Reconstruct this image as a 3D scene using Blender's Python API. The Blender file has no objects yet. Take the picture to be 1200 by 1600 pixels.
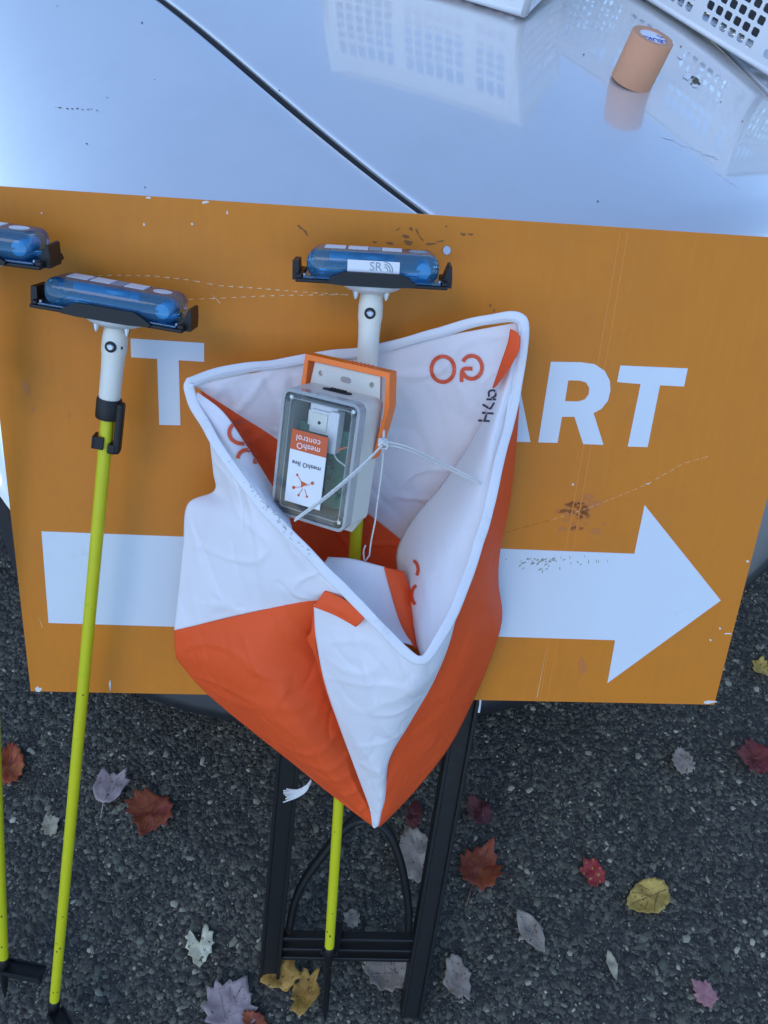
import bpy, bmesh, math, random
import numpy as np
from mathutils import Vector, Matrix, noise
from mathutils.bvhtree import BVHTree
from mathutils.geometry import tessellate_polygon

random.seed(7)
scene = bpy.context.scene
COL = scene.collection
R = math.radians

# ------------------------------------------------------------------ camera
LEAN = R(28)                       # how far the sign leans back
SL, CL = math.sin(LEAN), math.cos(LEAN)
CAM = Vector((-0.09703, -0.23014, 1.54545))
CR = Matrix(((0.99613, 0.03737, 0.07949),      # camera right / down / forward as columns
             (-0.02193, -0.77049, 0.63708),
             (0.08505, -0.63636, -0.76669)))
FPX = 1300.0
cam_d = bpy.data.cameras.new('camera')
cam_d.sensor_fit = 'VERTICAL'; cam_d.sensor_height = 36.0; cam_d.sensor_width = 27.0
cam_d.lens = 36.0 * FPX / 1600.0
cam_d.clip_start = 0.05; cam_d.clip_end = 2000
cam = bpy.data.objects.new('camera', cam_d)
cx, cy, cz = CR.col[0].copy(), CR.col[1].copy(), CR.col[2].copy()
cam.matrix_world = Matrix.Translation(CAM) @ Matrix((cx, -cy, -cz)).transposed().to_4x4()
COL.objects.link(cam); scene.camera = cam

# ------------------------------------------------------------------ light
SUN_EL, SUN_AZ = 48.0, 215.0       # azimuth measured from +Y clockwise; sun stands behind the left shoulder
world = bpy.data.worlds.new('World'); scene.world = world; world.use_nodes = True
wn = world.node_tree; wn.nodes.clear()
sky = wn.nodes.new('ShaderNodeTexSky'); sky.sky_type = 'NISHITA'; sky.sun_disc = False
sky.sun_elevation = R(SUN_EL); sky.sun_rotation = R(SUN_AZ)
sky.air_density = 1.0; sky.dust_density = 0.2; sky.ozone_density = 5.5
bg = wn.nodes.new('ShaderNodeBackground'); bg.inputs['Strength'].default_value = 0.13
wo = wn.nodes.new('ShaderNodeOutputWorld')
wn.links.new(sky.outputs[0], bg.inputs[0]); wn.links.new(bg.outputs[0], wo.inputs[0])
sd = bpy.data.lights.new('sun', 'SUN'); sd.energy = 0.22; sd.angle = R(25); sd.color = (1.0, 0.95, 0.88)
sun = bpy.data.objects.new('sun', sd); COL.objects.link(sun)
sdir = Vector((math.sin(R(SUN_AZ)) * math.cos(R(SUN_EL)), math.cos(R(SUN_AZ)) * math.cos(R(SUN_EL)), math.sin(R(SUN_EL))))
sun.rotation_euler = sdir.to_track_quat('Z', 'Y').to_euler(); sun.location = sdir * 20
vs = scene.view_settings
vs.view_transform = 'Standard'; vs.look = 'None'; vs.gamma = 1.0; vs.exposure = 1.13; vs.use_curve_mapping = False
scene.render.engine = 'CYCLES'
scene.cycles.max_bounces = 8; scene.cycles.transparent_max_bounces = 16; scene.cycles.caustics_reflective = False; scene.cycles.caustics_refractive = False

# ------------------------------------------------------------------ measuring helpers (real planes of the place)
NRM = Vector((0, -CL, SL)); UP = Vector((0, SL, CL))
def ray(px, py): return CR @ Vector(((px - 600) / FPX, (py - 800) / FPX, 1.0))
def G(px, py, z=0.0):
    d = ray(px, py); return CAM + d * ((z - CAM.z) / d.z)
def P(px, py, n=0.0):
    d = ray(px, py); return CAM + d * ((n - CAM.dot(NRM)) / d.dot(NRM))
SIGN_O = UP * 0.608
def S(px, py):
    q = P(px, py) - SIGN_O; return (q.x, q.dot(UP))
def hit(bvh, px, py):
    d = ray(px, py).normalized(); r = bvh.ray_cast(CAM, d); return r[0], r[1]

# ------------------------------------------------------------------ materials
def nodes(name):
    m = bpy.data.materials.new(name); m.use_nodes = True
    nt = m.node_tree; b = nt.nodes['Principled BSDF']
    return m, nt, b
def N(nt, t, **kw):
    n = nt.nodes.new(t)
    for k, v in kw.items():
        if k in n.inputs.keys(): n.inputs[k].default_value = v
        else: setattr(n, k, v)
    return n
def simple(name, col, rough=0.5, var=0.06, scale=40, bump=0.0, bscale=200, metallic=0.0, spec=0.5, coat=0.0, dirt=None):
    m, nt, b = nodes(name)
    tc = N(nt, 'ShaderNodeTexCoord')
    nz = N(nt, 'ShaderNodeTexNoise', Scale=scale, Detail=6.0, Roughness=0.6); nt.links.new(tc.outputs['Object'], nz.inputs['Vector'])
    mx = N(nt, 'ShaderNodeMix', data_type='RGBA')
    nt.links.new(nz.outputs['Fac'], mx.inputs[0])
    mx.inputs[6].default_value = (*[c * (1 - var) for c in col], 1); mx.inputs[7].default_value = (*[min(1, c * (1 + var)) for c in col], 1)
    out = mx.outputs[2]
    if dirt:
        dcol, dscale, lo, hi, amt = dirt
        n2 = N(nt, 'ShaderNodeTexNoise', Scale=dscale, Detail=8.0, Roughness=0.7); nt.links.new(tc.outputs['Object'], n2.inputs['Vector'])
        mr = N(nt, 'ShaderNodeMapRange'); mr.inputs[1].default_value = lo; mr.inputs[2].default_value = hi; mr.inputs[4].default_value = amt
        nt.links.new(n2.outputs['Fac'], mr.inputs[0])
        m2 = N(nt, 'ShaderNodeMix', data_type='RGBA'); nt.links.new(mr.outputs[0], m2.inputs[0]); nt.links.new(out, m2.inputs[6]); m2.inputs[7].default_value = (*dcol, 1)
        out = m2.outputs[2]
    nt.links.new(out, b.inputs['Base Color'])
    b.inputs['Roughness'].default_value = rough; b.inputs['Metallic'].default_value = metallic
    b.inputs['Specular IOR Level'].default_value = spec; b.inputs['Coat Weight'].default_value = coat; b.inputs['Coat Roughness'].default_value = 0.04
    if bump:
        n3 = N(nt, 'ShaderNodeTexNoise', Scale=bscale, Detail=4.0); nt.links.new(tc.outputs['Object'], n3.inputs['Vector'])
        bp = N(nt, 'ShaderNodeBump', Strength=bump, Distance=0.002); nt.links.new(n3.outputs['Fac'], bp.inputs['Height']); nt.links.new(bp.outputs[0], b.inputs['Normal'])
    return m
def clear(name, tint, gloss_col=(1, 1, 1), fres=1.25, body=None, bodyamt=0.0, rough=0.06):
    m, nt, b = nodes(name)
    nt.nodes.remove(b); o = nt.nodes['Material Output']
    tr = N(nt, 'ShaderNodeBsdfTransparent'); tr.inputs[0].default_value = (*tint, 1)
    gl = N(nt, 'ShaderNodeBsdfGlossy'); gl.inputs[0].default_value = (*gloss_col, 1); gl.inputs['Roughness'].default_value = rough
    fr = N(nt, 'ShaderNodeFresnel', IOR=fres)
    mx = N(nt, 'ShaderNodeMixShader'); nt.links.new(fr.outputs[0], mx.inputs[0])
    src = tr.outputs[0]
    if body:
        df = N(nt, 'ShaderNodeBsdfPrincipled'); df.inputs['Base Color'].default_value = (*body, 1); df.inputs['Roughness'].default_value = 0.4
        m1 = N(nt, 'ShaderNodeMixShader'); m1.inputs[0].default_value = bodyamt
        nt.links.new(tr.outputs[0], m1.inputs[1]); nt.links.new(df.outputs[0], m1.inputs[2]); src = m1.outputs[0]
    nt.links.new(src, mx.inputs[1]); nt.links.new(gl.outputs[0], mx.inputs[2]); nt.links.new(mx.outputs[0], o.inputs['Surface'])
    return m
def fabric(name, col, trans=0.25, stain=None):
    m, nt, b = nodes(name)
    o = nt.nodes['Material Output']; tc = N(nt, 'ShaderNodeTexCoord')
    nz = N(nt, 'ShaderNodeTexNoise', Scale=14.0, Detail=5.0); nt.links.new(tc.outputs['Object'], nz.inputs['Vector'])
    mx = N(nt, 'ShaderNodeMix', data_type='RGBA'); nt.links.new(nz.outputs['Fac'], mx.inputs[0])
    mx.inputs[6].default_value = (*[c * .93 for c in col], 1); mx.inputs[7].default_value = (*[min(1, c * 1.05) for c in col], 1)
    out = mx.outputs[2]
    if stain:
        n2 = N(nt, 'ShaderNodeTexNoise', Scale=9.0, Detail=9.0, Roughness=0.75); nt.links.new(tc.outputs['Object'], n2.inputs['Vector'])
        mr = N(nt, 'ShaderNodeMapRange'); mr.inputs[1].default_value = 0.58; mr.inputs[2].default_value = 0.78; mr.inputs[4].default_value = 0.55
        nt.links.new(n2.outputs['Fac'], mr.inputs[0])
        m2 = N(nt, 'ShaderNodeMix', data_type='RGBA'); nt.links.new(mr.outputs[0], m2.inputs[0]); nt.links.new(out, m2.inputs[6]); m2.inputs[7].default_value = (*stain, 1)
        out = m2.outputs[2]
    nt.links.new(out, b.inputs['Base Color']); b.inputs['Roughness'].default_value = 0.62; b.inputs['Specular IOR Level'].default_value = 0.35
    tl = N(nt, 'ShaderNodeBsdfTranslucent'); nt.links.new(out, tl.inputs[0])
    ms = N(nt, 'ShaderNodeMixShader'); ms.inputs[0].default_value = trans
    nt.links.new(b.outputs[0], ms.inputs[1]); nt.links.new(tl.outputs[0], ms.inputs[2]); nt.links.new(ms.outputs[0], o.inputs['Surface'])
    w1 = N(nt, 'ShaderNodeTexNoise', Scale=26.0, Detail=3.0, Distortion=1.6); nt.links.new(tc.outputs['Object'], w1.inputs['Vector'])
    w2 = N(nt, 'ShaderNodeTexNoise', Scale=900.0, Detail=1.0); nt.links.new(tc.outputs['Object'], w2.inputs['Vector'])
    ad = N(nt, 'ShaderNodeMath', operation='MULTIPLY_ADD'); nt.links.new(w2.outputs['Fac'], ad.inputs[0]); ad.inputs[1].default_value = 0.05; nt.links.new(w1.outputs['Fac'], ad.inputs[2])
    bp = N(nt, 'ShaderNodeBump', Strength=0.22, Distance=0.004); nt.links.new(ad.outputs[0], bp.inputs['Height'])
    nt.links.new(bp.outputs[0], b.inputs['Normal']); nt.links.new(bp.outputs[0], tl.inputs['Normal'])
    return m

def mat_sign():
    m, nt, b = nodes('orange_coroplast')
    tc = N(nt, 'ShaderNodeTexCoord'); sp = N(nt, 'ShaderNodeSeparateXYZ'); nt.links.new(tc.outputs['Object'], sp.inputs[0])
    mp = N(nt, 'ShaderNodeMapping'); mp.inputs['Scale'].default_value = (1.0, 0.12, 1.0); nt.links.new(tc.outputs['Object'], mp.inputs[0])
    nz = N(nt, 'ShaderNodeTexNoise', Scale=120.0, Detail=3.0); nt.links.new(mp.outputs[0], nz.inputs['Vector'])
    mx = N(nt, 'ShaderNodeMix', data_type='RGBA'); nt.links.new(nz.outputs['Fac'], mx.inputs[0])
    mx.inputs[6].default_value = (0.64, 0.205, 0.014, 1); mx.inputs[7].default_value = (0.71, 0.232, 0.018, 1)
    n2 = N(nt, 'ShaderNodeTexNoise', Scale=7.0, Detail=9.0, Roughness=0.7); nt.links.new(tc.outputs['Object'], n2.inputs['Vector'])
    mr = N(nt, 'ShaderNodeMapRange'); mr.inputs[1].default_value = 0.45; mr.inputs[2].default_value = 0.80; mr.inputs[4].default_value = 0.42; nt.links.new(n2.outputs['Fac'], mr.inputs[0])
    m2 = N(nt, 'ShaderNodeMix', data_type='RGBA'); nt.links.new(mr.outputs[0], m2.inputs[0]); nt.links.new(mx.outputs[2], m2.inputs[6]); m2.inputs[7].default_value = (0.46, 0.17, 0.035, 1)
    nt.links.new(m2.outputs[2], b.inputs['Base Color']); b.inputs['Roughness'].default_value = 0.48; b.inputs['Specular IOR Level'].default_value = 0.28
    wv = N(nt, 'ShaderNodeMath', operation='SINE'); ml = N(nt, 'ShaderNodeMath', operation='MULTIPLY'); ml.inputs[1].default_value = 2 * math.pi / 0.0042
    nt.links.new(sp.outputs[0], ml.inputs[0]); nt.links.new(ml.outputs[0], wv.inputs[0])
    bp = N(nt, 'ShaderNodeBump', Strength=0.05, Distance=0.0004); nt.links.new(wv.outputs[0], bp.inputs['Height']); nt.links.new(bp.outputs[0], b.inputs['Normal'])
    return m

def mat_paint():
    m, nt, b = nodes('white_car_paint')
    tc = N(nt, 'ShaderNodeTexCoord')
    b.inputs['Base Color'].default_value = (0.62, 0.63, 0.64, 1); b.inputs['Roughness'].default_value = 0.36; b.inputs['Metallic'].default_value = 0.40; b.inputs['Specular IOR Level'].default_value = 0.6
    n0 = N(nt, 'ShaderNodeTexNoise', Scale=5.0, Detail=8.0, Roughness=0.7); nt.links.new(tc.outputs['Object'], n0.inputs['Vector'])
    mr0 = N(nt, 'ShaderNodeMapRange'); mr0.inputs[1].default_value = 0.5; mr0.inputs[2].default_value = 0.8; mr0.inputs[4].default_value = 0.35; nt.links.new(n0.outputs['Fac'], mr0.inputs[0])
    mx = N(nt, 'ShaderNodeMix', data_type='RGBA'); nt.links.new(mr0.outputs[0], mx.inputs[0]); mx.inputs[6].default_value = (0.74, 0.72, 0.70, 1); mx.inputs[7].default_value = (0.58, 0.56, 0.53, 1)
    nt.links.new(mx.outputs[2], b.inputs['Base Color'])
    b.inputs['Coat Weight'].default_value = 1.0; b.inputs['Coat IOR'].default_value = 2.7
    mp = N(nt, 'ShaderNodeMapping'); mp.inputs['Scale'].default_value = (1.0, 6.0, 1.0); mp.inputs['Rotation'].default_value = (0, 0, R(62)); nt.links.new(tc.outputs['Object'], mp.inputs[0])
    nz = N(nt, 'ShaderNodeTexNoise', Scale=6.0, Detail=9.0, Roughness=0.72); nt.links.new(mp.outputs[0], nz.inputs['Vector'])
    mr = N(nt, 'ShaderNodeMapRange'); mr.inputs[1].default_value = 0.46; mr.inputs[2].default_value = 0.66; mr.inputs[3].default_value = 0.008; mr.inputs[4].default_value = 0.11; nt.links.new(nz.outputs['Fac'], mr.inputs[0])
    nt.links.new(mr.outputs[0], b.inputs['Coat Roughness'])
    bp = N(nt, 'ShaderNodeBump', Strength=0.02, Distance=0.002); nt.links.new(nz.outputs['Fac'], bp.inputs['Height']); nt.links.new(bp.outputs[0], b.inputs['Coat Normal'])
    return m

def mat_asphalt():
    m, nt, b = nodes('asphalt')
    tc = N(nt, 'ShaderNodeTexCoord')
    vo = N(nt, 'ShaderNodeTexVoronoi', Scale=140.0); nt.links.new(tc.outputs['Object'], vo.inputs['Vector'])
    cr = N(nt, 'ShaderNodeValToRGB'); e = cr.color_ramp.elements
    e[0].position = 0.0; e[0].color = (0.028, 0.025, 0.018, 1); e[1].position = 1.0; e[1].color = (0.19, 0.17, 0.12, 1)
    e2 = e.new(0.6); e2.color = (0.058, 0.050, 0.042, 1)
    sp = N(nt, 'ShaderNodeSeparateColor'); nt.links.new(vo.outputs['Color'], sp.inputs[0]); nt.links.new(sp.outputs[0], cr.inputs[0])
    nz = N(nt, 'ShaderNodeTexNoise', Scale=3.0, Detail=6.0); nt.links.new(tc.outputs['Object'], nz.inputs['Vector'])
    mx = N(nt, 'ShaderNodeMix', data_type='RGBA', blend_type='MULTIPLY'); mx.inputs[0].default_value = 0.5
    nt.links.new(cr.outputs[0], mx.inputs[6]); nt.links.new(nz.outputs['Fac'], mx.inputs[7])
    nt.links.new(mx.outputs[2], b.inputs['Base Color']); b.inputs['Roughness'].default_value = 0.8
    bp = N(nt, 'ShaderNodeBump', Strength=0.8, Distance=0.004, invert=True); nt.links.new(vo.outputs['Distance'], bp.inputs['Height']); nt.links.new(bp.outputs[0], b.inputs['Normal'])
    return m
def mat_stones():
    m, nt, b = nodes('asphalt_stone')
    ge = N(nt, 'ShaderNodeNewGeometry'); tc = N(nt, 'ShaderNodeTexCoord')
    cr = N(nt, 'ShaderNodeValToRGB'); e = cr.color_ramp.elements
    e[0].position = 0.0; e[0].color = (0.034, 0.030, 0.022, 1); e[1].position = 1.0; e[1].color = (0.50, 0.44, 0.31, 1)
    for p_, c_ in ((0.40, (0.064, 0.063, 0.041, 1)), (0.78, (0.120, 0.117, 0.074, 1)), (0.94, (0.22, 0.21, 0.135, 1))):
        x = e.new(p_); x.color = c_
    nt.links.new(ge.outputs['Random Per Island'], cr.inputs[0])
    nz = N(nt, 'ShaderNodeTexNoise', Scale=5.0, Detail=8.0, Roughness=0.7); nt.links.new(tc.outputs['Object'], nz.inputs['Vector'])
    mr = N(nt, 'ShaderNodeMapRange'); mr.inputs[1].default_value = 0.32; mr.inputs[2].default_value = 0.68; mr.inputs[3].default_value = 0.45; mr.inputs[4].default_value = 1.3; nt.links.new(nz.outputs['Fac'], mr.inputs[0])
    mx = N(nt, 'ShaderNodeMix', data_type='RGBA', blend_type='MULTIPLY'); mx.inputs[0].default_value = 1.0
    nt.links.new(cr.outputs[0], mx.inputs[6]); nt.links.new(mr.outputs[0], mx.inputs[7]); nt.links.new(mx.outputs[2], b.inputs['Base Color'])
    b.inputs['Roughness'].default_value = 0.62
    return m
def mat_leaf(name, c1, c2, spot=None, scale=60):
    m, nt, b = nodes(name)
    tc = N(nt, 'ShaderNodeTexCoord')
    nz = N(nt, 'ShaderNodeTexNoise', Scale=scale, Detail=6.0, Roughness=0.65); nt.links.new(tc.outputs['Object'], nz.inputs['Vector'])
    cr = N(nt, 'ShaderNodeValToRGB'); e = cr.color_ramp.elements
    e[0].position = 0.36; e[0].color = (*c1, 1); e[1].position = 0.62; e[1].color = (*c2, 1)
    nt.links.new(nz.outputs['Fac'], cr.inputs[0]); out = cr.outputs[0]
    if spot:
        n2 = N(nt, 'ShaderNodeTexNoise', Scale=150.0, Detail=2.0); nt.links.new(tc.outputs['Object'], n2.inputs['Vector'])
        mr = N(nt, 'ShaderNodeMapRange'); mr.inputs[1].default_value = 0.62; mr.inputs[2].default_value = 0.68; nt.links.new(n2.outputs['Fac'], mr.inputs[0])
        m2 = N(nt, 'ShaderNodeMix', data_type='RGBA'); nt.links.new(mr.outputs[0], m2.inputs[0]); nt.links.new(out, m2.inputs[6]); m2.inputs[7].default_value = (*spot, 1); out = m2.outputs[2]
    nt.links.new(out, b.inputs['Base Color']); b.inputs['Roughness'].default_value = 0.55; b.inputs['Specular IOR Level'].default_value = 0.3
    bp = N(nt, 'ShaderNodeBump', Strength=0.4, Distance=0.002); nt.links.new(nz.outputs['Fac'], bp.inputs['Height']); nt.links.new(bp.outputs[0], b.inputs['Normal'])
    return m

M = dict(
    sign=mat_sign(), edge=simple('coroplast_edge', (0.72, 0.70, 0.66), 0.6),
    print_white=simple('white_print', (0.70, 0.76, 0.80), 0.42, 0.03, 30, spec=0.35, dirt=((0.45, 0.46, 0.42), 22, 0.64, 0.8, 0.4)),
    paint=mat_paint(), chin=simple('black_trim', (0.02, 0.02, 0.022), 0.5, 0.2, 60, 0.2), tyre=simple('tyre_rubber', (0.018, 0.018, 0.019), 0.8, 0.2, 60, 0.3),
    alloy=simple('alloy', (0.5, 0.5, 0.52), 0.3, metallic=0.9), glass=simple('dark_glass', (0.012, 0.014, 0.016), 0.03, spec=0.7), matt_black=simple('matt_black_fill', (0.012, 0.012, 0.013), 0.7),
    black=simple('black_plastic', (0.007, 0.007, 0.0075), 0.45, 0.2, 80, 0.15, 400, spec=0.4, dirt=((0.08, 0.08, 0.075), 18, 0.62, 0.85, 0.35)),
    asphalt=mat_asphalt(), stone=mat_stones(),
    yellow=simple('yellow_green_fibreglass', (0.60, 0.58, 0.012), 0.42, 0.06, 30, 0.05, 300, dirt=((0.14, 0.13, 0.03), 90, 0.62, 0.76, 0.75)),
    cream=simple('cream_pvc', (0.78, 0.76, 0.66), 0.38, 0.03, 30), disc=simple('frosted_white_plastic', (0.66, 0.67, 0.67), 0.5, 0.05),
    steel=simple('steel', (0.45, 0.45, 0.46), 0.28, metallic=1.0), darkhole=simple('dark_hole', (0.02, 0.02, 0.02), 0.8),
    blue=clear('blue_clear_plastic', (0.46, 0.77, 0.98), fres=1.4, body=(0.06, 0.36, 0.74), bodyamt=0.22), inner=simple('pale_blue_core', (0.34, 0.58, 0.70), 0.5, 0.5, 45),
    pcb=simple('green_circuit_board', (0.012, 0.11, 0.06), 0.4, 0.6, 160), label=simple('white_label', (0.80, 0.80, 0.80), 0.4, 0.02), ink=simple('dark_ink', (0.04, 0.05, 0.10), 0.5), greyink=simple('grey_ink', (0.30, 0.34, 0.38), 0.5),
    orange_label=simple('orange_print', (0.62, 0.10, 0.02), 0.4, 0.03), orange=simple('orange_plastic', (1.0, 0.19, 0.012), 0.4, 0.04, 60, 0.1, 300),
    grey=simple('grey_enclosure', (0.70, 0.67, 0.57), 0.5, 0.03, 60, 0.06, 600), lid=clear('clear_lid', (0.97, 0.98, 0.98), fres=1.22, body=(0.7, 0.72, 0.74), bodyamt=0.02),
    lidwall=clear('clear_lid_wall', (0.94, 0.95, 0.95), fres=1.3, body=(0.85, 0.87, 0.88), bodyamt=0.34),
    cavity=simple('box_inside', (0.05, 0.055, 0.05), 0.6, 0.3, 60),
    fw=fabric('white_nylon', (0.90, 0.88, 0.89), 0.14), fw_pink=fabric('pink_tinted_white_nylon', (0.92, 0.87, 0.88), 0.20), fo=fabric('orange_nylon', (1.0, 0.118, 0.024), 0.14), hem=fabric('white_hem', (0.86, 0.86, 0.87), 0.12, stain=(0.38, 0.37, 0.32)),  # second white carries the pink of orange light in its colour
    red_print=simple('red_print', (0.72, 0.10, 0.035), 0.6), marker=simple('black_marker', (0.03, 0.03, 0.06), 0.6),
    cord=simple('white_cord', (0.74, 0.73, 0.69), 0.7, 0.15, 300, 0.6, 900),
    basket=simple('white_basket_plastic', (0.86, 0.86, 0.86), 0.32, 0.03), tape=simple('tan_tape', (0.66, 0.31, 0.17), 0.65, 0.06, 50, 0.15, 300), blue_ink=simple('blue_ink', (0.02, 0.06, 0.45), 0.5),
    dark_cloth=simple('dark_cloth', (0.05, 0.042, 0.036), 0.85), crease=simple('crease_print', (0.72, 0.232, 0.014), 0.4), scuff=simple('brown_scuff', (0.26, 0.10, 0.02), 0.7), scratch=simple('pale_scratch', (0.80, 0.66, 0.42), 0.6), smudge=simple('faint_rub', (0.58, 0.185, 0.030), 0.6),
    green_dirt=simple('green_dirt', (0.30, 0.33, 0.26), 0.8), dropping=simple('sap', (0.10, 0.085, 0.04), 0.8), hem_dirt=simple('hem_dirt', (0.44, 0.43, 0.38), 0.8), scuff_dark=simple('dark_nick', (0.07, 0.075, 0.02), 0.8), speck=simple('dark_speck', (0.02, 0.02, 0.02), 0.8),
    straw=simple('straw', (0.26, 0.22, 0.13), 0.7, 0.4, 80),
)

# ------------------------------------------------------------------ object helpers
MW = {}
def tag(o, label=None, cat=None, group=None, kind=None):
    if label: o['label'] = label
    if cat: o['category'] = cat
    if group: o['group'] = group
    if kind: o['kind'] = kind
    return o
def thing(name, label, cat, mat=None, group=None):
    o = bpy.data.objects.new(name, None); COL.objects.link(o); o.empty_display_size = 0.05
    o.matrix_basis = mat or Matrix(); MW[o.name] = mat.copy() if mat else Matrix()
    return tag(o, label, cat, group)
def part(name, vf, mat, parent=None, world=False, smooth=False, matrix=None, mats=None, midx=None, sharp=None):
    V, F = vf
    if parent is not None:
        mw = MW[parent.name]
        if world:
            inv = mw.inverted(); V = [inv @ Vector(v) for v in V]
    me = bpy.data.meshes.new(name); me.from_pydata([tuple(v) for v in V], [], F); me.validate(); me.update()
    for mm in (mats or [mat]): me.materials.append(mm)
    if midx is not None and len(midx) == len(me.polygons): me.polygons.foreach_set('material_index', midx)
    if smooth:
        me.polygons.foreach_set('use_smooth', [True] * len(me.polygons))
        if sharp: me.set_sharp_from_angle(angle=R(sharp))
    o = bpy.data.objects.new(name, me); COL.objects.link(o)
    if parent is not None: o.parent = parent; MW[o.name] = MW[parent.name]
    else:
        o.matrix_basis = matrix or Matrix(); MW[o.name] = matrix.copy() if matrix else Matrix()
    return o
def join(*vfs):
    V, F = [], []
    for v, f in vfs:
        k = len(V); V += [Vector(p) for p in v]; F += [tuple(i + k for i in q) for q in f]
    return V, F
def xf(vf, m): return [m @ Vector(v) for v in vf[0]], vf[1]
def box(x0, x1, y0, y1, z0, z1, bev=0.0, seg=2):
    bm = bmesh.new(); bmesh.ops.create_cube(bm, size=1.0)
    for v in bm.verts: v.co = Vector(((x0 + x1) / 2 + v.co.x * (x1 - x0), (y0 + y1) / 2 + v.co.y * (y1 - y0), (z0 + z1) / 2 + v.co.z * (z1 - z0)))
    if bev: bmesh.ops.bevel(bm, geom=bm.edges[:], offset=bev, segments=seg, affect='EDGES', profile=0.5)
    bm.verts.index_update(); out = [v.co.copy() for v in bm.verts], [tuple(v.index for v in f.verts) for f in bm.faces]
    bm.free(); return out
def prism(outer, z0, z1, holes=()):
    loops = [list(outer)] + [list(h) for h in holes]; flat = [p for l in loops for p in l]; n = len(flat)
    tris = tessellate_polygon([[Vector((p[0], p[1], 0)) for p in l] for l in loops])
    V = [Vector((p[0], p[1], z1)) for p in flat] + [Vector((p[0], p[1], z0)) for p in flat]
    F = []
    for a, b, c in tris:
        A, B, C = flat[a], flat[b], flat[c]
        if (B[0] - A[0]) * (C[1] - A[1]) - (B[1] - A[1]) * (C[0] - A[0]) < 0: b, c = c, b
        F += [(a, b, c), (a + n, c + n, b + n)]
    k = 0
    for l in loops:
        m = len(l); area = sum(l[i][0] * l[(i + 1) % m][1] - l[(i + 1) % m][0] * l[i][1] for i in range(m))
        ccw = area > 0
        if l is not loops[0]: ccw = not ccw
        for i in range(m):
            a, b = k + i, k + (i + 1) % m
            F.append((a, a + n, b + n, b) if ccw else (a, b, b + n, a + n))
        k += m
    return V, F
def rrect(x0, x1, y0, y1, r, n=5):
    out = []
    for cx_, cy_, a0 in ((x1 - r, y1 - r, 0), (x0 + r, y1 - r, 90), (x0 + r, y0 + r, 180), (x1 - r, y0 + r, 270)):
        for i in range(n + 1):
            a = R(a0 + 90 * i / n); out.append((cx_ + r * math.cos(a), cy_ + r * math.sin(a)))
    return out
def circ(x, y, r, n=16, ry=None): return [(x + r * math.cos(2 * math.pi * i / n), y + (ry or r) * math.sin(2 * math.pi * i / n)) for i in range(n)]
def frame_path(path):
    path = [Vector(p) for p in path]; T = []
    for i in range(len(path)):
        a = path[max(0, i - 1)]; b = path[min(len(path) - 1, i + 1)]; T.append((b - a).normalized())
    up = Vector((0, 0, 1)) if abs(T[0].z) < 0.9 else Vector((1, 0, 0))
    nrm = (up - T[0] * up.dot(T[0])).normalized(); out = []
    for i, t in enumerate(T):
        nrm = (nrm - t * nrm.dot(t)).normalized(); out.append((path[i], t, nrm, t.cross(nrm)))
    return out
def tube(path, r, n=10, caps=True, ry=None, ref=None, closed=False):
    fr = frame_path(path); V, F = [], []
    if closed:
        m = len(path); fr2 = []
        for i in range(m):
            t = (Vector(path[(i + 1) % m]) - Vector(path[i - 1])).normalized(); fr2.append((Vector(path[i]), t, None, None))
        fr = fr2
    for i, (p, t, a, b) in enumerate(fr):
        if ref is not None:
            a = (Vector(ref) - t * Vector(ref).dot(t)).normalized(); b = t.cross(a)
        rr = r[i] if isinstance(r, (list, tuple)) else r; r2 = (ry[i] if isinstance(ry, (list, tuple)) else ry) if ry else rr
        for k in range(n):
            an = 2 * math.pi * k / n; V.append(p + a * (r2 * math.cos(an)) + b * (rr * math.sin(an)))
    m = len(fr)
    for i in range(m if closed else m - 1):
        j = (i + 1) % m
        for k in range(n): F.append((i * n + k, i * n + (k + 1) % n, j * n + (k + 1) % n, j * n + k))
    if caps and not closed: F += [tuple(range(n))[::-1], tuple((m - 1) * n + k for k in range(n))]
    return V, F
def lathe(prof, n=24, caps=True):
    V, F = [], []
    for r_, z in prof:
        for k in range(n): V.append(Vector((r_ * math.cos(2 * math.pi * k / n), r_ * math.sin(2 * math.pi * k / n), z)))
    m = len(prof)
    for i in range(m - 1):
        for k in range(n): F.append((i * n + k, i * n + (k + 1) % n, (i + 1) * n + (k + 1) % n, (i + 1) * n + k))
    if caps: F += [tuple(range(n))[::-1], tuple((m - 1) * n + k for k in range(n))]
    return V, F
def cr_spline(pts, n):
    pts = [Vector(p) for p in pts]; out = []; m = len(pts)
    for s in range(n):
        t = s / (n - 1) * (m - 1); i = min(int(t), m - 2); u = t - i
        p1, p2 = pts[i], pts[i + 1]; p0 = pts[i - 1] if i > 0 else p1 * 2 - p2; p3 = pts[i + 2] if i + 2 < m else p2 * 2 - p1
        out.append(0.5 * ((2 * p1) + (p2 - p0) * u + (2 * p0 - 5 * p1 + 4 * p2 - p3) * u * u + (3 * p1 - p0 - 3 * p2 + p3) * u ** 3))
    return out
def gridfaces(nr, nc): return [(i * nc + j, i * nc + j + 1, (i + 1) * nc + j + 1, (i + 1) * nc + j) for i in range(nr - 1) for j in range(nc - 1)]
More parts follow.
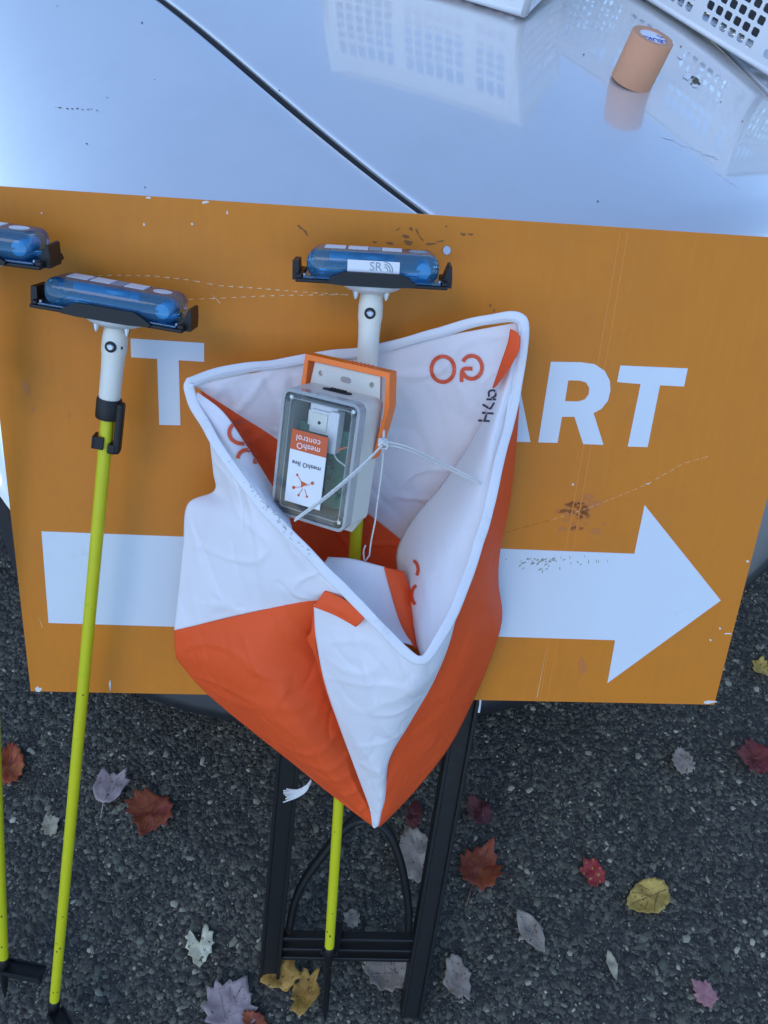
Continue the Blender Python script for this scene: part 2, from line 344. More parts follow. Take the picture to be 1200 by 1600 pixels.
def textvf(s, size, depth=0.0002, spacing=1.0):
    c = bpy.data.curves.new('t', 'FONT'); c.body = s; c.size = size; c.extrude = depth; c.align_x = 'CENTER'; c.align_y = 'CENTER'; c.space_character = spacing; c.resolution_u = 4
    o = bpy.data.objects.new('t', c); COL.objects.link(o); dg = bpy.context.evaluated_depsgraph_get()
    me = bpy.data.meshes.new_from_object(o.evaluated_get(dg))
    vf = [v.co.copy() for v in me.vertices], [tuple(p.vertices) for p in me.polygons]
    bpy.data.objects.remove(o); bpy.data.curves.remove(c); bpy.data.meshes.remove(me); return vf
def frame(x, y, z, o):
    m = Matrix((Vector(x), Vector(y), Vector(z))).transposed().to_4x4(); m.translation = o; return m

# ------------------------------------------------------------------ ground
gv = [(-60, -60, -0.004), (60, -60, -0.004), (60, 60, -0.004), (-60, 60, -0.004)]
tag(part('ground', (gv, [(0, 1, 2, 3)]), M['asphalt']), kind='structure')
def aggregate():
    rng = np.random.default_rng(3)
    sp = 0.0046
    X, Y = np.meshgrid(np.arange(-0.95, 1.15, sp), np.arange(-0.30, 0.98, sp)); X = X.ravel(); Y = Y.ravel(); n = len(X)
    X = X + rng.uniform(-.5, .5, n) * sp * 1.1; Y = Y + rng.uniform(-.5, .5, n) * sp * 1.1
    base = np.array([(1, 0, 0), (.35, .9, 0), (-.8, .6, 0), (-.8, -.6, 0), (.35, -.9, 0), (.25, .12, 1), (-.3, -.1, .85)], float)
    faces = np.array([(0, 1, 5), (1, 2, 5), (2, 6, 5), (2, 3, 6), (3, 4, 6), (4, 5, 6), (4, 0, 5)])
    sc = np.clip(rng.lognormal(-0.25, 0.58, n), .35, 3.4) * 0.0027; an = rng.uniform(0, 2 * np.pi, n); asp = rng.uniform(.4, 1.0, n)
    vb = base[None] * (1 + rng.uniform(-.28, .28, (n, 7, 3)))
    lx = vb[..., 0] * sc[:, None]; ly = vb[..., 1] * (sc * asp)[:, None]; lz = vb[..., 2] * (sc * rng.uniform(.3, .75, n))[:, None]
    c, s = np.cos(an)[:, None], np.sin(an)[:, None]
    V = np.stack([lx * c - ly * s + X[:, None], lx * s + ly * c + Y[:, None], lz - 0.0042 + rng.uniform(-.001, .0005, n)[:, None]], -1).reshape(-1, 3)
    F = (faces[None] + (np.arange(n) * 7)[:, None, None]).reshape(-1, 3)
    me = bpy.data.meshes.new('asphalt_stones'); me.vertices.add(len(V)); me.vertices.foreach_set('co', V.ravel())
    me.loops.add(F.size); me.loops.foreach_set('vertex_index', F.ravel().astype(np.int32)); me.polygons.add(len(F))
    me.polygons.foreach_set('loop_start', np.arange(0, F.size, 3, dtype=np.int32)); me.polygons.foreach_set('loop_total', np.full(len(F), 3, np.int32))
    me.update(calc_edges=True); me.materials.append(M['stone'])
    o = bpy.data.objects.new('asphalt_stones', me); COL.objects.link(o)
    tag(o, 'grey and black stone chips bedded in the asphalt', 'gravel', kind='stuff')
aggregate()

# ------------------------------------------------------------------ car (front corner, bonnet towards +X)
FW = Vector((0.4226, -0.9063, 0)); RT = Vector((-0.9063, -0.4226, 0)); CO = Vector((-0.14, 0.93, 0))
def cw(l, g, z): return CO + FW * g + RT * l + Vector((0, 0, z))
LC = -0.40
def zs(g): return 1.0 - 0.05 * g - 0.05 * g * g if g > -0.5 else 1.0125 + 0.03 * (-0.5 - g)
def outline():
    pts = [(0.55, -1.7 + i * (1.7 + 0.03) / 12) for i in range(12)]
    for i in range(25):
        th = math.pi / 2 * i / 24; pts.append((LC + 0.95 * max(0, math.cos(th)), 0.03 + 0.592 * math.sin(th)))
    return pts
def resample(pts, n):
    pts = [Vector((p[0], p[1], 0)) for p in pts]; d = [0]
    for a, b in zip(pts, pts[1:]): d.append(d[-1] + (b - a).length)
    out = []
    for i in range(n):
        s = d[-1] * i / (n - 1); k = 0
        while k < len(d) - 2 and d[k + 1] < s: k += 1
        u = (s - d[k]) / max(1e-9, d[k + 1] - d[k]); out.append(pts[k].lerp(pts[k + 1], min(1, u)))
    return out
NS = 60
seam_c = [(0.33, -1.45, 0), (0.245, -1.1, 0), (0.155, -0.75, 0), (0.073, -0.41, 0), (0.0, 0.0, 0), (-0.06, 0.25, 0), (-0.115, 0.37, 0), (-0.22, 0.44, 0), (LC, 0.465, 0)]
OL = resample(outline(), NS); SM = resample([tuple(v) for v in cr_spline(seam_c, 120)], NS)
PROF = [(0.05, .235), (0.02, .25), (0.0, .34), (-.015, .44), (-.005, .54), (0.04, .63), (.10, .70), (.17, .765), (.27, .828), (.39, .880), (.52, .922), (.66, .953), (.82, .980), (.92, .9965), (.985, .9995), (.993, .9975), (.996, .988), (.996, .975)]
def mirror(l): return 2 * LC - l
car = thing('car', 'white car standing behind the orange sign, baskets on its bonnet', 'car', Matrix.Translation(cw(LC, -0.6, 0)))
def arch(g):
    d = g + 0.09
    return 0.33 + math.sqrt(0.37 ** 2 - d * d) if abs(d) < 0.37 else 0
def fender(side):
    V = []
    for w, z in PROF:
        for i in range(NS):
            o, s = OL[i], SM[i]; p = o.lerp(s, w); zz = z + (zs(s.y) - 1.0) * max(0, w)
            if w < 0.2: zz = max(zz, arch(o.y) + z * 0.02)
            l = p.x if side > 0 else mirror(p.x)
            V.append(cw(l, p.y, zz))
    F = gridfaces(len(PROF), NS)
    if side < 0: F = [f[::-1] for f in F]
    return V, F
fend = fender(1)
def smooth_sub(o, lv=1):
    md = o.modifiers.new('subdivision', 'SUBSURF'); md.levels = lv; md.render_levels = lv
for sd_ in (1, -1):
    o = part('bumper_and_fender', fend if sd_ > 0 else fender(-1), M['paint'], car, True, True); smooth_sub(o, 2)
# bonnet
HW = [0.0, 0.0, 0.004, 0.012, 0.03, 0.08, 0.16, 0.26, 0.38, 0.5, 0.62, 0.74, 0.84, 0.92, 0.97, 0.988, 0.996, 1.0, 1.0]
V = []
for k, w in enumerate(HW):
    for i in range(NS):
        s = SM[i]; off = 0.0085 / max(0.05, (s.x - LC) * 2); ww = off + w * (1 - 2 * off) if s.x - LC > 0.02 else w
        gg = s.y - 0.004 * min(1, max(0, (s.y - 0.2) / 0.2))
        l = s.x + (mirror(s.x) - s.x) * ww
        crown = 0.045 * (1 - (2 * w - 1) ** 2) * min(1, (s.x - LC) / 0.25)
        z = zs(gg) + crown
        if k in (0, len(HW) - 1): z -= 0.022
        if k in (1, len(HW) - 2): z -= 0.004
        V.append(cw(l, gg, z))
hood_vf = (V, gridfaces(len(HW), NS))
hood = part('bonnet', hood_vf, M['paint'], car, True, True); smooth_sub(hood, 2)
part('bonnet_gap_shade', tube([cw(s.x - 0.004, s.y - 0.002, zs(s.y) - 0.0085) for s in SM], 0.0052, 8), M['matt_black'], car, True, True)  # black strip laid in the shut line to stand for its shade
V = []
for w, z in ((.10, .24), (.0, .228), (-.005, .195), (.03, .165), (.12, .16)):
    for side in (1, -1):
        rng_ = range(NS) if side > 0 else range(NS - 2, -1, -1)
        for i in rng_:
            p = OL[i].lerp(SM[i], w); V.append(cw(p.x if side > 0 else mirror(p.x), p.y, z if abs(OL[i].y + .09) > .36 else z + 0.0))
NC = 2 * NS - 1
keep = [f for f in gridfaces(5, NC) if not any(abs(OL[(v % NC) if (v % NC) < NS else 2 * NS - 2 - (v % NC)].y + 0.09) < 0.36 for v in f)]
part('lower_lip', (V, keep), M['chin'], car, True, True)
part('underbody', xf(box(-0.70, 0.70, -1.2, 0.62, 0.20, 0.30), frame(RT, FW, (0, 0, 1), cw(LC, -0.45, 0))), M['matt_black'], car, True)
for l in (0.445, mirror(0.445)):
    mt = frame(FW, (0, 0, 1), RT if l > LC else -RT, cw(l, -0.09, 0.325))
    wh = part('wheel', xf(lathe([(0.20, -.10), (0.29, -.11), (0.322, -.09), (0.325, 0), (0.322, .085), (0.29, .105), (0.21, .10), (0.20, .06)], 40, False), mt), M['tyre'], car, True, True)
    part('rim', join(xf(lathe([(0.205, -.08), (0.205, .085), (0.19, .085), (0.185, .03), (0.05, .05), (0.0, .05)], 30, False), mt), *[xf(box(-.02, .02, .04, .19, .04, .075, .006), mt @ Matrix.Rotation(2 * math.pi * k / 5, 4, 'Z')) for k in range(5)]), M['alloy'], wh, True, True, sharp=40)
part('cowl', ([cw(0.33, -1.40, 1.03), cw(mirror(.33), -1.40, 1.03), cw(mirror(.42), -1.66, 1.06), cw(.42, -1.66, 1.06)], [(0, 3, 2, 1)]), M['matt_black'], car, True)
Vw = []
for i in range(7):
    for j in range(13):
        u = j / 12 * 2 - 1; Vw.append(cw(LC + u * (0.80 - 0.10 * i / 6), -1.60 - 0.75 * i / 6 - 0.10 * u * u, 1.04 + 0.62 * i / 6))
part('windscreen', (Vw, [f[::-1] for f in gridfaces(7, 13)]), M['glass'], car, True, True)
for sgn in (1, -1):
    part('windscreen_pillar', tube([cw(LC + sgn * .84, -1.66, 1.0), cw(LC + sgn * .73, -2.45, 1.66)], .05, 8), M['paint'], car, True, True)
part('roof', box(0, 0, 0, 0, 0, 0) if False else ([cw(LC + a * .72, -2.4 - b * 1.6 - .08 * a * a, 1.67 + .06 * math.sin(b * 3.1) - .03 * a * a) for b in (0, .2, .5, .8, 1) for a in (-1, -.6, -.2, .2, .6, 1)], [f[::-1] for f in gridfaces(5, 6)]), M['paint'], car, True, True)
def bvh_of(o):
    dg = bpy.context.evaluated_depsgraph_get(); dg.update(); e = o.evaluated_get(dg); me = e.to_mesh(); mw = o.matrix_world
    b = BVHTree.FromPolygons([mw @ v.co for v in me.vertices], [tuple(p.vertices) for p in me.polygons]); e.to_mesh_clear(); return b
bpy.context.view_layer.update()
hb = bvh_of(hood); fb = bvh_of([c for c in car.children if c.name.startswith('bumper')][0])
def hoodhit(px, py):
    p, n = hit(hb, px, py)
    if p is None: p, n = hit(fb, px, py)
    if p is None: p, n = G(px, py, 1.0), Vector((0, 0, 1))
    return p, n if n.z > 0 else -n

# ------------------------------------------------------------------ things on the bonnet
def hood_z(x, y):
    r = hb.ray_cast(Vector((x, y, 2)), Vector((0, 0, -1))); return r[0].z if r[0] else 1.03
def hole_panel(p00, p10, p11, p01, cols, rows):
    """bilinear wall; cols/rows = lists of (size, is_hole_band); a cell with both bands on is pierced by an eight-sided hole"""
    V, F = [], []
    cs = [0]; [cs.append(cs[-1] + c[0]) for c in cols]; rs = [0]; [rs.append(rs[-1] + r_[0]) for r_ in rows]
    def q(u, v): return p00.lerp(p10, u).lerp(p01.lerp(p11, u), v)
    for i, (cwid, ch) in enumerate(cols):
        for j, (rh, rk) in enumerate(rows):
            u0, u1, v0, v1 = cs[i] / cs[-1], cs[i + 1] / cs[-1], rs[j] / rs[-1], rs[j + 1] / rs[-1]; k = len(V)
            if not (ch and rk):
                V += [q(u0, v0), q(u1, v0), q(u1, v1), q(u0, v1)]; F.append((k, k + 1, k + 2, k + 3)); continue
            iu, iv = 0.13 * (u1 - u0), 0.13 * (v1 - v0); ru = 0.13 * (u1 - u0); rv = ru * cs[-1] / rs[-1]
            a0, a1, b0, b1 = u0 + iu, u1 - iu, v0 + iv, v1 - iv
            inner = [(a0 + ru, b0), (a1 - ru, b0), (a1, b0 + rv), (a1, b1 - rv), (a1 - ru, b1), (a0 + ru, b1), (a0, b1 - rv), (a0, b0 + rv)]
            V += [q(u0, v0), q(u1, v0), q(u1, v1), q(u0, v1)] + [q(*c) for c in inner]
            F += [(k, k + 1, k + 5, k + 4), (k + 1, k + 6, k + 5), (k + 1, k + 2, k + 7, k + 6), (k + 2, k + 8, k + 7), (k + 2, k + 3, k + 9, k + 8), (k + 3, k + 10, k + 9), (k + 3, k, k + 11, k + 10), (k, k + 4, k + 11)]
    return V, F
def make_basket(name, label, mat, lx, ly, h, pitch=0.0185):
    """origin at the near bottom corner, x along the near edge, y away, z up"""
    t = thing(name, label, 'basket', mat, 'baskets on the bonnet'); fl = 0.018
    def cols(n, L_):
        out = [(0.02, 0)]; k = max(2, int((L_ - 0.04) / pitch)); w = (L_ - 0.04) / k
        for i in range(k): out.append((w, 0 if (i % 7 == 6) else 1))
        return out + [(0.02, 0)]
    rows = [(0.012, 0)] + [(0.0185, 1)] * 5 + [(0.040, 1), (h - 0.1445 - 0.012, 0), (0.012, 0)]
    A, B, C_, D = Vector((0, 0, 0)), Vector((lx, 0, 0)), Vector((lx, ly, 0)), Vector((0, ly, 0))
    a, b, c, d = Vector((-fl, -fl, h)), Vector((lx + fl, -fl, h)), Vector((lx + fl, ly + fl, h)), Vector((-fl, ly + fl, h))
    for p0, p1, q1, q0, L_ in ((A, B, b, a, lx), (B, C_, c, b, ly), (C_, D, d, c, lx), (D, A, a, d, ly)):
        o = part('side_wall', hole_panel(p0, p1, q1, q0, cols(0, L_), rows), M['basket'], t)
        md = o.modifiers.new('thickness', 'SOLIDIFY'); md.thickness = 0.0026; md.offset = 0
    ncol = cols(0, lx); nrow = cols(0, ly)
    o = part('bottom', hole_panel(A + Vector((0, 0, .004)), B + Vector((0, 0, .004)), C_ + Vector((0, 0, .004)), D + Vector((0, 0, .004)), ncol, nrow), M['basket'], t)
    md = o.modifiers.new('thickness', 'SOLIDIFY'); md.thickness = 0.0026; md.offset = 0
    rim = [a, b, c, d]; pts = []
    for i in range(4):
        p, q = rim[i], rim[(i + 1) % 4]
        for s in (0.06, 0.5, 0.94): pts.append(p.lerp(q, s))
    part('rim', tube(pts, .005, 8, closed=True, ref=(0, 0, 1)), M['basket'], t, smooth=True)
    for p, q in ((A, a), (B, b), (C_, c), (D, d)): part('corner_post', tube([p, q], .006, 8), M['basket'], t, smooth=True)
    part('foot_ring', tube([A, B, C_, D], .005, 8, closed=True, ref=(0, 0, 1)), M['basket'], t, smooth=True)
    return t
def place_on_hood(p0, p1):
    x = (p1 - p0); x.normalize(); n = Vector((0, 0, 1)); y = n.cross(x).normalized()
    return x, y, n
pa, _ = hoodhit(1205, 128); pb, _ = hoodhit(1000, 0)
x = (pa - pb).normalized(); n = (Vector((0.10, -0.02, 1)) - x * Vector((0.10, -0.02, 1)).dot(x)).normalized(); y = n.cross(x)
o0 = pa - x * 0.46 + n * 0.010
bk1 = make_basket('basket', 'white plastic basket with square holes at the upper right beside the tape roll', frame(x, y, n, o0), 0.46, 0.26, 0.19)
pa, _ = hoodhit(817, 33); pb, _ = hoodhit(700, -2)
x = (pa - pb).normalized(); n = (Vector((0.0, -0.03, 1)) - x * Vector((0, -0.03, 1)).dot(x)).normalized(); y = n.cross(x)
o0 = pa - x * 0.36 + n * 0.010
bk2 = make_basket('basket', 'white plastic basket at the top edge, left of the one beside the tape roll', frame(x, y, n, o0), 0.36, 0.26, 0.19)
for bk, w_, lab in ((bk1, 0.40, 'dark bundle lying inside the basket beside the tape roll'), (bk2, 0.36, 'orange bundle lying inside the basket at the top edge')):
    V = []
    for i in range(14):
        for j in range(10):
            u, v = i / 13, j / 9; e = min(u, 1 - u, v, 1 - v); h = 0.012 + 0.05 * min(1, e * 5) * (0.6 + 0.8 * noise.noise(Vector((u * 5, v * 5, w_ * 9))))
            V.append(Vector((0.03 + u * (w_ - .06), 0.05 + v * 0.19, h)))
    k = part('folded_cloth', (V, [f[::-1] for f in gridfaces(14, 10)]), M['dark_cloth'] if bk is bk1 else M['fo'], None, smooth=True, matrix=MW[bk.name]); smooth_sub(k, 1)
    tag(k, lab, 'cloth')
def hood_mark(px, py, rx, ry, m_, name, rot=0.0, n=9):
    V = []
    for k in range(n):
        a = 2 * math.pi * k / n; q = random.uniform(.6, 1.1); u, v = rx * q * math.cos(a), ry * q * math.sin(a)
        p, nn = hoodhit(px + u * math.cos(rot) - v * math.sin(rot), py + u * math.sin(rot) + v * math.cos(rot)); V.append(p + nn * .0008)
    part(name, (V, [tuple(range(n))]), m_, car, True)
for a in ((90, 10), (222, 36), (242, 125), (136, 225), (227, 293), (912, 86), (1064, 73), (1126, 160), (437, 142), (934, 315), (168, 153), (1160, 190)): hood_mark(*a, random.uniform(1.0, 2.0), random.uniform(.8, 1.6), M['speck'], 'dirt_speck', random.uniform(0, 3))
for k in range(9): hood_mark(88 + k * 8 + random.uniform(-2, 2), 168 + k * .5 + random.uniform(-1, 1), random.uniform(1, 3.2), random.uniform(.5, .9), M['speck'], 'scratch_mark')
for a in ((1087, 126, 6, 6, .3), (1082, 121, 3, 2, 0), (1092, 131, 3, 2, .5), (1080, 131, 2, 1.5, 0)): hood_mark(*a[:4], M['dropping'], 'sap_spot', a[4])
for a in ((1073, 120, 6, 6, 0), (1063, 90, 5, 3, .5), (1086, 136, 6, 2, .2)): hood_mark(*a[:4], M['label'], 'sap_spot', a[4])
for k in range(14): hood_mark(1035 + k * 6.5, 214 + k * 2.6 + random.uniform(-1.5, 1.5), random.uniform(3, 7), random.uniform(.4, 1.0), M['label'], 'scratch_mark', .38)
for k in range(6): hood_mark(1122 + k * 6, 272 + k * 4 + random.uniform(-1, 1), random.uniform(2, 5), .6, M['label'], 'scratch_mark', .5)
# tape roll
tp, tn = hoodhit(986, 128)
tn = (tn + Vector((0.10, 0, 0))).normalized()
dist = (tp - CAM).length; tr = 30.0 * dist / 1370 ; th = 2.1 * tr
xx = CR.col[0] - tn * CR.col[0].dot(tn); xx.normalize(); yy = tn.cross(xx)
TM = frame(xx, yy, tn, tp)
tape = thing('tape_roll', 'tan roll of sports tape standing on the white bonnet', 'tape roll', TM)
part('tape_body', lathe([(tr * .97, 0), (tr, .001), (tr, th - .0015), (tr * .97, th), (tr * .66, th), (tr * .66, th - .003), (tr * .64, th - .003)], 48), M['tape'], tape, smooth=True, sharp=40)
core = part('core_label', lathe([(tr * .655, th - .004), (tr * .655, th - .0012)], 40), M['label'], tape, smooth=True, sharp=40)
tv = textvf('LEUKO', tr * .46, .0002)
part('lettering', xf(tv, Matrix.Translation((-.05 * tr, -.28 * tr, th - .0008)) @ Matrix.Rotation(R(186), 4, 'Z')), M['blue_ink'], core)
part('lettering', xf(textvf('L', tr * .42, .0002), Matrix.Translation((.42 * tr, .28 * tr, th - .0008)) @ Matrix.Rotation(R(60), 4, 'Z')), M['blue_ink'], core)

# ------------------------------------------------------------------ sign stand and sign
def PS(px, py, n): return P(px, py, n)
ST = -0.030
stand = thing('sign_stand', 'black plastic A-frame stand under the orange sign', 'sign stand', Matrix.Translation(P(530, 1580, ST)))
SF = frame((1, 0, 0), UP, NRM, SIGN_O)
def sl(px, py, n):
    q = P(px, py, n) - SIGN_O; return Vector((q.x, q.dot(UP), n))
def bar(p, q, w, d, rib=True):
    """moulded channel: a web with two raised edge ribs"""
    t = (q - p).normalized(); s = t.cross(NRM).normalized(); L_ = (q - p).length; m = frame(s, t, NRM, p)
    parts = [xf(box(-w / 2, w / 2, 0, L_, -d / 2, d / 2 - .004, .002), m)]
    if rib:
        parts += [xf(box(-w / 2 - .0007, -w / 2 + .005, 0.0006, L_ - .0006, -d / 2 - .001, d / 2 - .0015, .0015), m), xf(box(w / 2 - .005, w / 2 + .0007, .0006, L_ - .0006, -d / 2 - .001, d / 2 + .002, .0015), m)]
        parts += []
    return join(*parts)
for nm, top, bot in (('leg', (460, 1080), (420, 1532)), ('leg', (730, 1080), (641, 1584))):
    p, q = G(*bot, 0.0), P(*top, -.026); d = (q - p).normalized()
    part(nm, bar(p, q + d * 0.22, 0.032, 0.024), M['black'], stand, True)
for yy_, th_, dn in ((1463, .007, 0), (1479, .006, -.002), (1493, .008, -.004)):
    part('crossbar', bar(P(440, yy_, dn - .036), P(662, yy_ + 4, dn - .008), th_, 0.020, False), M['black'], stand, True)
arc_px = [(452, 1452), (462, 1405), (480, 1368), (508, 1330), (535, 1298), (560, 1280), (585, 1282), (607, 1300), (622, 1335), (632, 1375), (638, 1420), (638, 1455)]
part('arch', tube([P(v.x, v.y, -.034 + .026 * (v.x - 450) / 190) for v in cr_spline([(a, b, 0) for a, b in arc_px], 40)], .0062, 8, ry=.010, ref=NRM), M['black'], stand, True, True)
part('clip', xf(box(-.003, .003, -.006, .02, -.002, .002, .0008), frame((1, 0, 0), UP, NRM, P(747, 1107, -.014))), M['label'], stand, True)

sign = thing('orange_sign', 'orange sign board with white lettering and a big arrow pointing right', 'sign', SF)
corners = [S(-30, 289), S(1312, 378), S(1116, 1101), S(48, 1080)]
sx0, sx1, sy1 = -0.457, 0.457, 0.6096
ol = [(sx0, 0.0), (sx1, 0.0), (sx1, sy1), (sx0, sy1)]
vf = prism(ol, -0.0045, 0.0)
mi = []
for f in vf[1]:
    mi.append(0 if all(vf[0][i].z > -0.001 for i in f) else 1)
part('board', vf, M['sign'], sign, mats=[M['sign'], M['edge']], midx=mi)
def z3(a): return [S(780 + x_ / 2.581, 500 + y_ / 2.581) for x_, y_ in a]
def z1(a): return [S(x_ / 3.0, 320 + y_ / 3.0) for x_, y_ in a]
LT = (-0.0004, 0.0005)
def letter(outer, holes=()): part('letter', prism(outer, *LT, holes), M['print_white'], sign)
letter(z1([(612, 626), (957, 648), (957, 736), (838, 728), (846, 1033), (747, 1031), (737, 722), (615, 714)]))
letter(z3([(208, 168), (330, 170), (385, 178), (425, 205), (446, 245), (448, 285), (438, 325), (412, 358), (380, 375), (420, 503), (338, 500), (303, 390), (253, 390), (235, 495), (157, 493)]),
       [z3([(278, 243), (325, 244), (350, 252), (363, 275), (360, 300), (345, 320), (318, 328), (265, 327)])])
letter(z3([(488, 183), (760, 195), (745, 268), (648, 263), (598, 512), (518, 510), (570, 258), (475, 250)]))
letter(z3([(-12, 162), (61, 164), (126, 492), (45, 490), (34, 420), (-52, 418), (-80, 487), (-160, 485)]), [z3([(-28, 360), (24, 362), (8, 255)])])
letter([S(655 + (v[0]), 553 + v[1]) for v in [(0, 0), (108, 6), (107, 34), (68, 32), (58, 134), (25, 132), (34, 30), (-2, 28)]])
letter([S(*p) for p in circ(366, 624, 46, 28, 48)], [[S(*p) for p in circ(366, 624, 18, 20, 22)]])
arcS = [(640, 575), (610, 562), (580, 572), (576, 598), (606, 616), (632, 636), (622, 664), (590, 672), (560, 660)]
sp_ = cr_spline([(a, b, 0) for a, b in arcS], 26); left, right = [], []
for i, v in enumerate(sp_):
    t = (sp_[min(25, i + 1)] - sp_[max(0, i - 1)]).normalized(); nn = Vector((-t.y, t.x, 0)) * 13
    left.append(S(v.x + nn.x, v.y + nn.y)); right.append(S(v.x - nn.x, v.y - nn.y))
letter(left + right[::-1])
part('arrow', prism([S(*p) for p in [(65, 830), (991, 865), (1007, 789), (1126, 938), (949, 1067), (961, 1000), (76, 973)]], *LT), M['print_white'], sign)
# wear on the sign: scratches, scuffs, chips
def dash(pts, w, m_, name, gap=0.55, step=0.011, z=0.0009):
    sp_ = [S(*p) for p in pts]; out = []
    for (x0_, y0_), (x1_, y1_) in zip(sp_, sp_[1:]):
        L_ = math.hypot(x1_ - x0_, y1_ - y0_); n_ = max(1, int(L_ / step))
        for k in range(n_):
            a, b = k / n_, (k + gap) / n_; tx, ty = (x1_ - x0_) / L_, (y1_ - y0_) / L_; ww = w * random.uniform(.6, 1.1)
            pa_, pb_ = (x0_ + (x1_ - x0_) * a, y0_ + (y1_ - y0_) * a), (x0_ + (x1_ - x0_) * b, y0_ + (y1_ - y0_) * b)
            out.append(prism([(pa_[0] - ty * -ww * .3, pa_[1] + tx * -ww * .3), (pb_[0] + ty * ww, pb_[1] - tx * ww), (pb_[0] - ty * ww, pb_[1] + tx * ww)], -.0002, z * .4))
    part(name, join(*out), m_, sign)
dash([(120, 431), (180, 430), (240, 431), (300, 438), (340, 446), (400, 450), (470, 456), (550, 461)], .0006, M['scratch'], 'scratch', .6, .0095)
dash([(292, 468), (360, 465), (420, 462), (480, 461), (545, 460)], .0006, M['scratch'], 'scratch', .55, .0095)
dash([(330, 458), (344, 474)], .0005, M['scratch'], 'scratch', 1.0, .05)
dash([(862, 812), (930, 790), (1010, 757), (1068, 724), (1110, 712)], .0003, M['scratch'], 'scratch', .7, .009)
dash([(785, 833), (862, 812)], .0003, M['scuff'], 'scratch', .7, .012)
dash([(857, 998), (838, 1094)], .0003, M['scratch'], 'scratch', .95, .05)
dash([(60, 960), (66, 980)], .0003, M['scratch'], 'scratch', 1.0, .05)
def blotch(px, py, rx, ry, m_, name='scuff_mark', n=11, rot=0.0, rag=.45):
    pts = []
    for k in range(n):
        a = 2 * math.pi * k / n; r_ = random.uniform(1 - rag, 1 + rag * .5); u, v = rx * r_ * math.cos(a), ry * r_ * math.sin(a)
        pts.append(S(px + u * math.cos(rot) - v * math.sin(rot), py + u * math.sin(rot) + v * math.cos(rot)))
    return prism(pts, -.0002, .00025)
sc = []
for a in [(470, 356, 6, 2.5, .7), (478, 364, 6, 2.2, .9), (586, 378, 4, 1.6, 0), (609, 380, 6, 3, 0), (634, 370, 7, 3, .2), (638, 379, 9, 4, .1), (642, 358, 4, 3, 1), (652, 362, 6, 1.6, 1), (658, 372, 7, 1.4, .8), (672, 381, 9, 1.6, -.1), (688, 377, 8, 1.5, -.2), (697, 354, 2, 2, 0), (723, 366, 6, 2.4, .2), (735, 366, 5, 2, .2), (622, 358, 4, 1.2, -.5), (766, 477, 1.5, 3, 0), (772, 486, 1.5, 3, 0)]:
    sc.append(blotch(a[0], a[1], a[2], a[3], None, rot=a[4]))
for q_ in sc: part('scuff_mark', q_, M['scuff'], sign)
sc = [blotch(905 + random.gauss(0, 20), 800 + random.gauss(0, 18), random.uniform(4, 13), random.uniform(3, 9), None) for _ in range(26)]
sc += [blotch(x_, y_, a_, b_, None) for x_, y_, a_, b_ in [(40, 605, 8, 16), (52, 640, 3, 6), (910, 1040, 8, 16), (930, 830, 10, 6), (108, 650, 2, 5)]]
for q_ in sc: part('rub_mark', q_, M['smudge'], sign)
sc = [blotch(850 + random.gauss(0, 22), 872 + abs(random.gauss(0, 9)), random.uniform(.8, 3.6), random.uniform(.5, 1.6), None, rot=-.5) for _ in range(34)]
sc += [blotch(900 + random.gauss(0, 26), 876 + random.gauss(0, 7), random.uniform(.4, 1), random.uniform(1.5, 4), None) for _ in range(12)]
sc = [(([Vector((v.x, v.y, v.z + .0005)) for v in s[0]]), s[1]) for s in sc]
part('dirt_fleck', join(*sc), M['green_dirt'], sign)['kind'] = 'stuff'
sc = [blotch(x_, y_, a_, b_, None) for x_, y_, a_, b_ in [(232, 309, 5, 1.6), (320, 316, 6, 2), (355, 332, 1, 4), (172, 1072, 1.5, 9), (225, 351, 1.5, 3), (65, 333, 1.5, 1.5), (300, 350, 2, 3), (1168, 877, 2.5, 2), (1125, 982, 2, 2), (1110, 1000, 2, 2), (1108, 1097, 12, 2.5), (60, 1077, 5, 4), (1138, 990, 7, 1), (895, 757, 2, 2), (1012, 756, 4, 1)]]
for q_ in sc: part('chip', q_, M['edge'], sign)
part('silver_dot', prism([S(*p) for p in circ(698, 391, 6, 12, 7)], -.0002, .0012), M['steel'], sign)
for xa, xb in (((968, 362), (842, 1096)), ((980, 362), (853, 1096))):
    a, b = S(*xa), S(*xb); part('crease', prism([(a[0], a[1]), (b[0], b[1]), (b[0] + .0016, b[1]), (a[0] + .0016, a[1])], -.0002, .0003), M['crease'], sign)

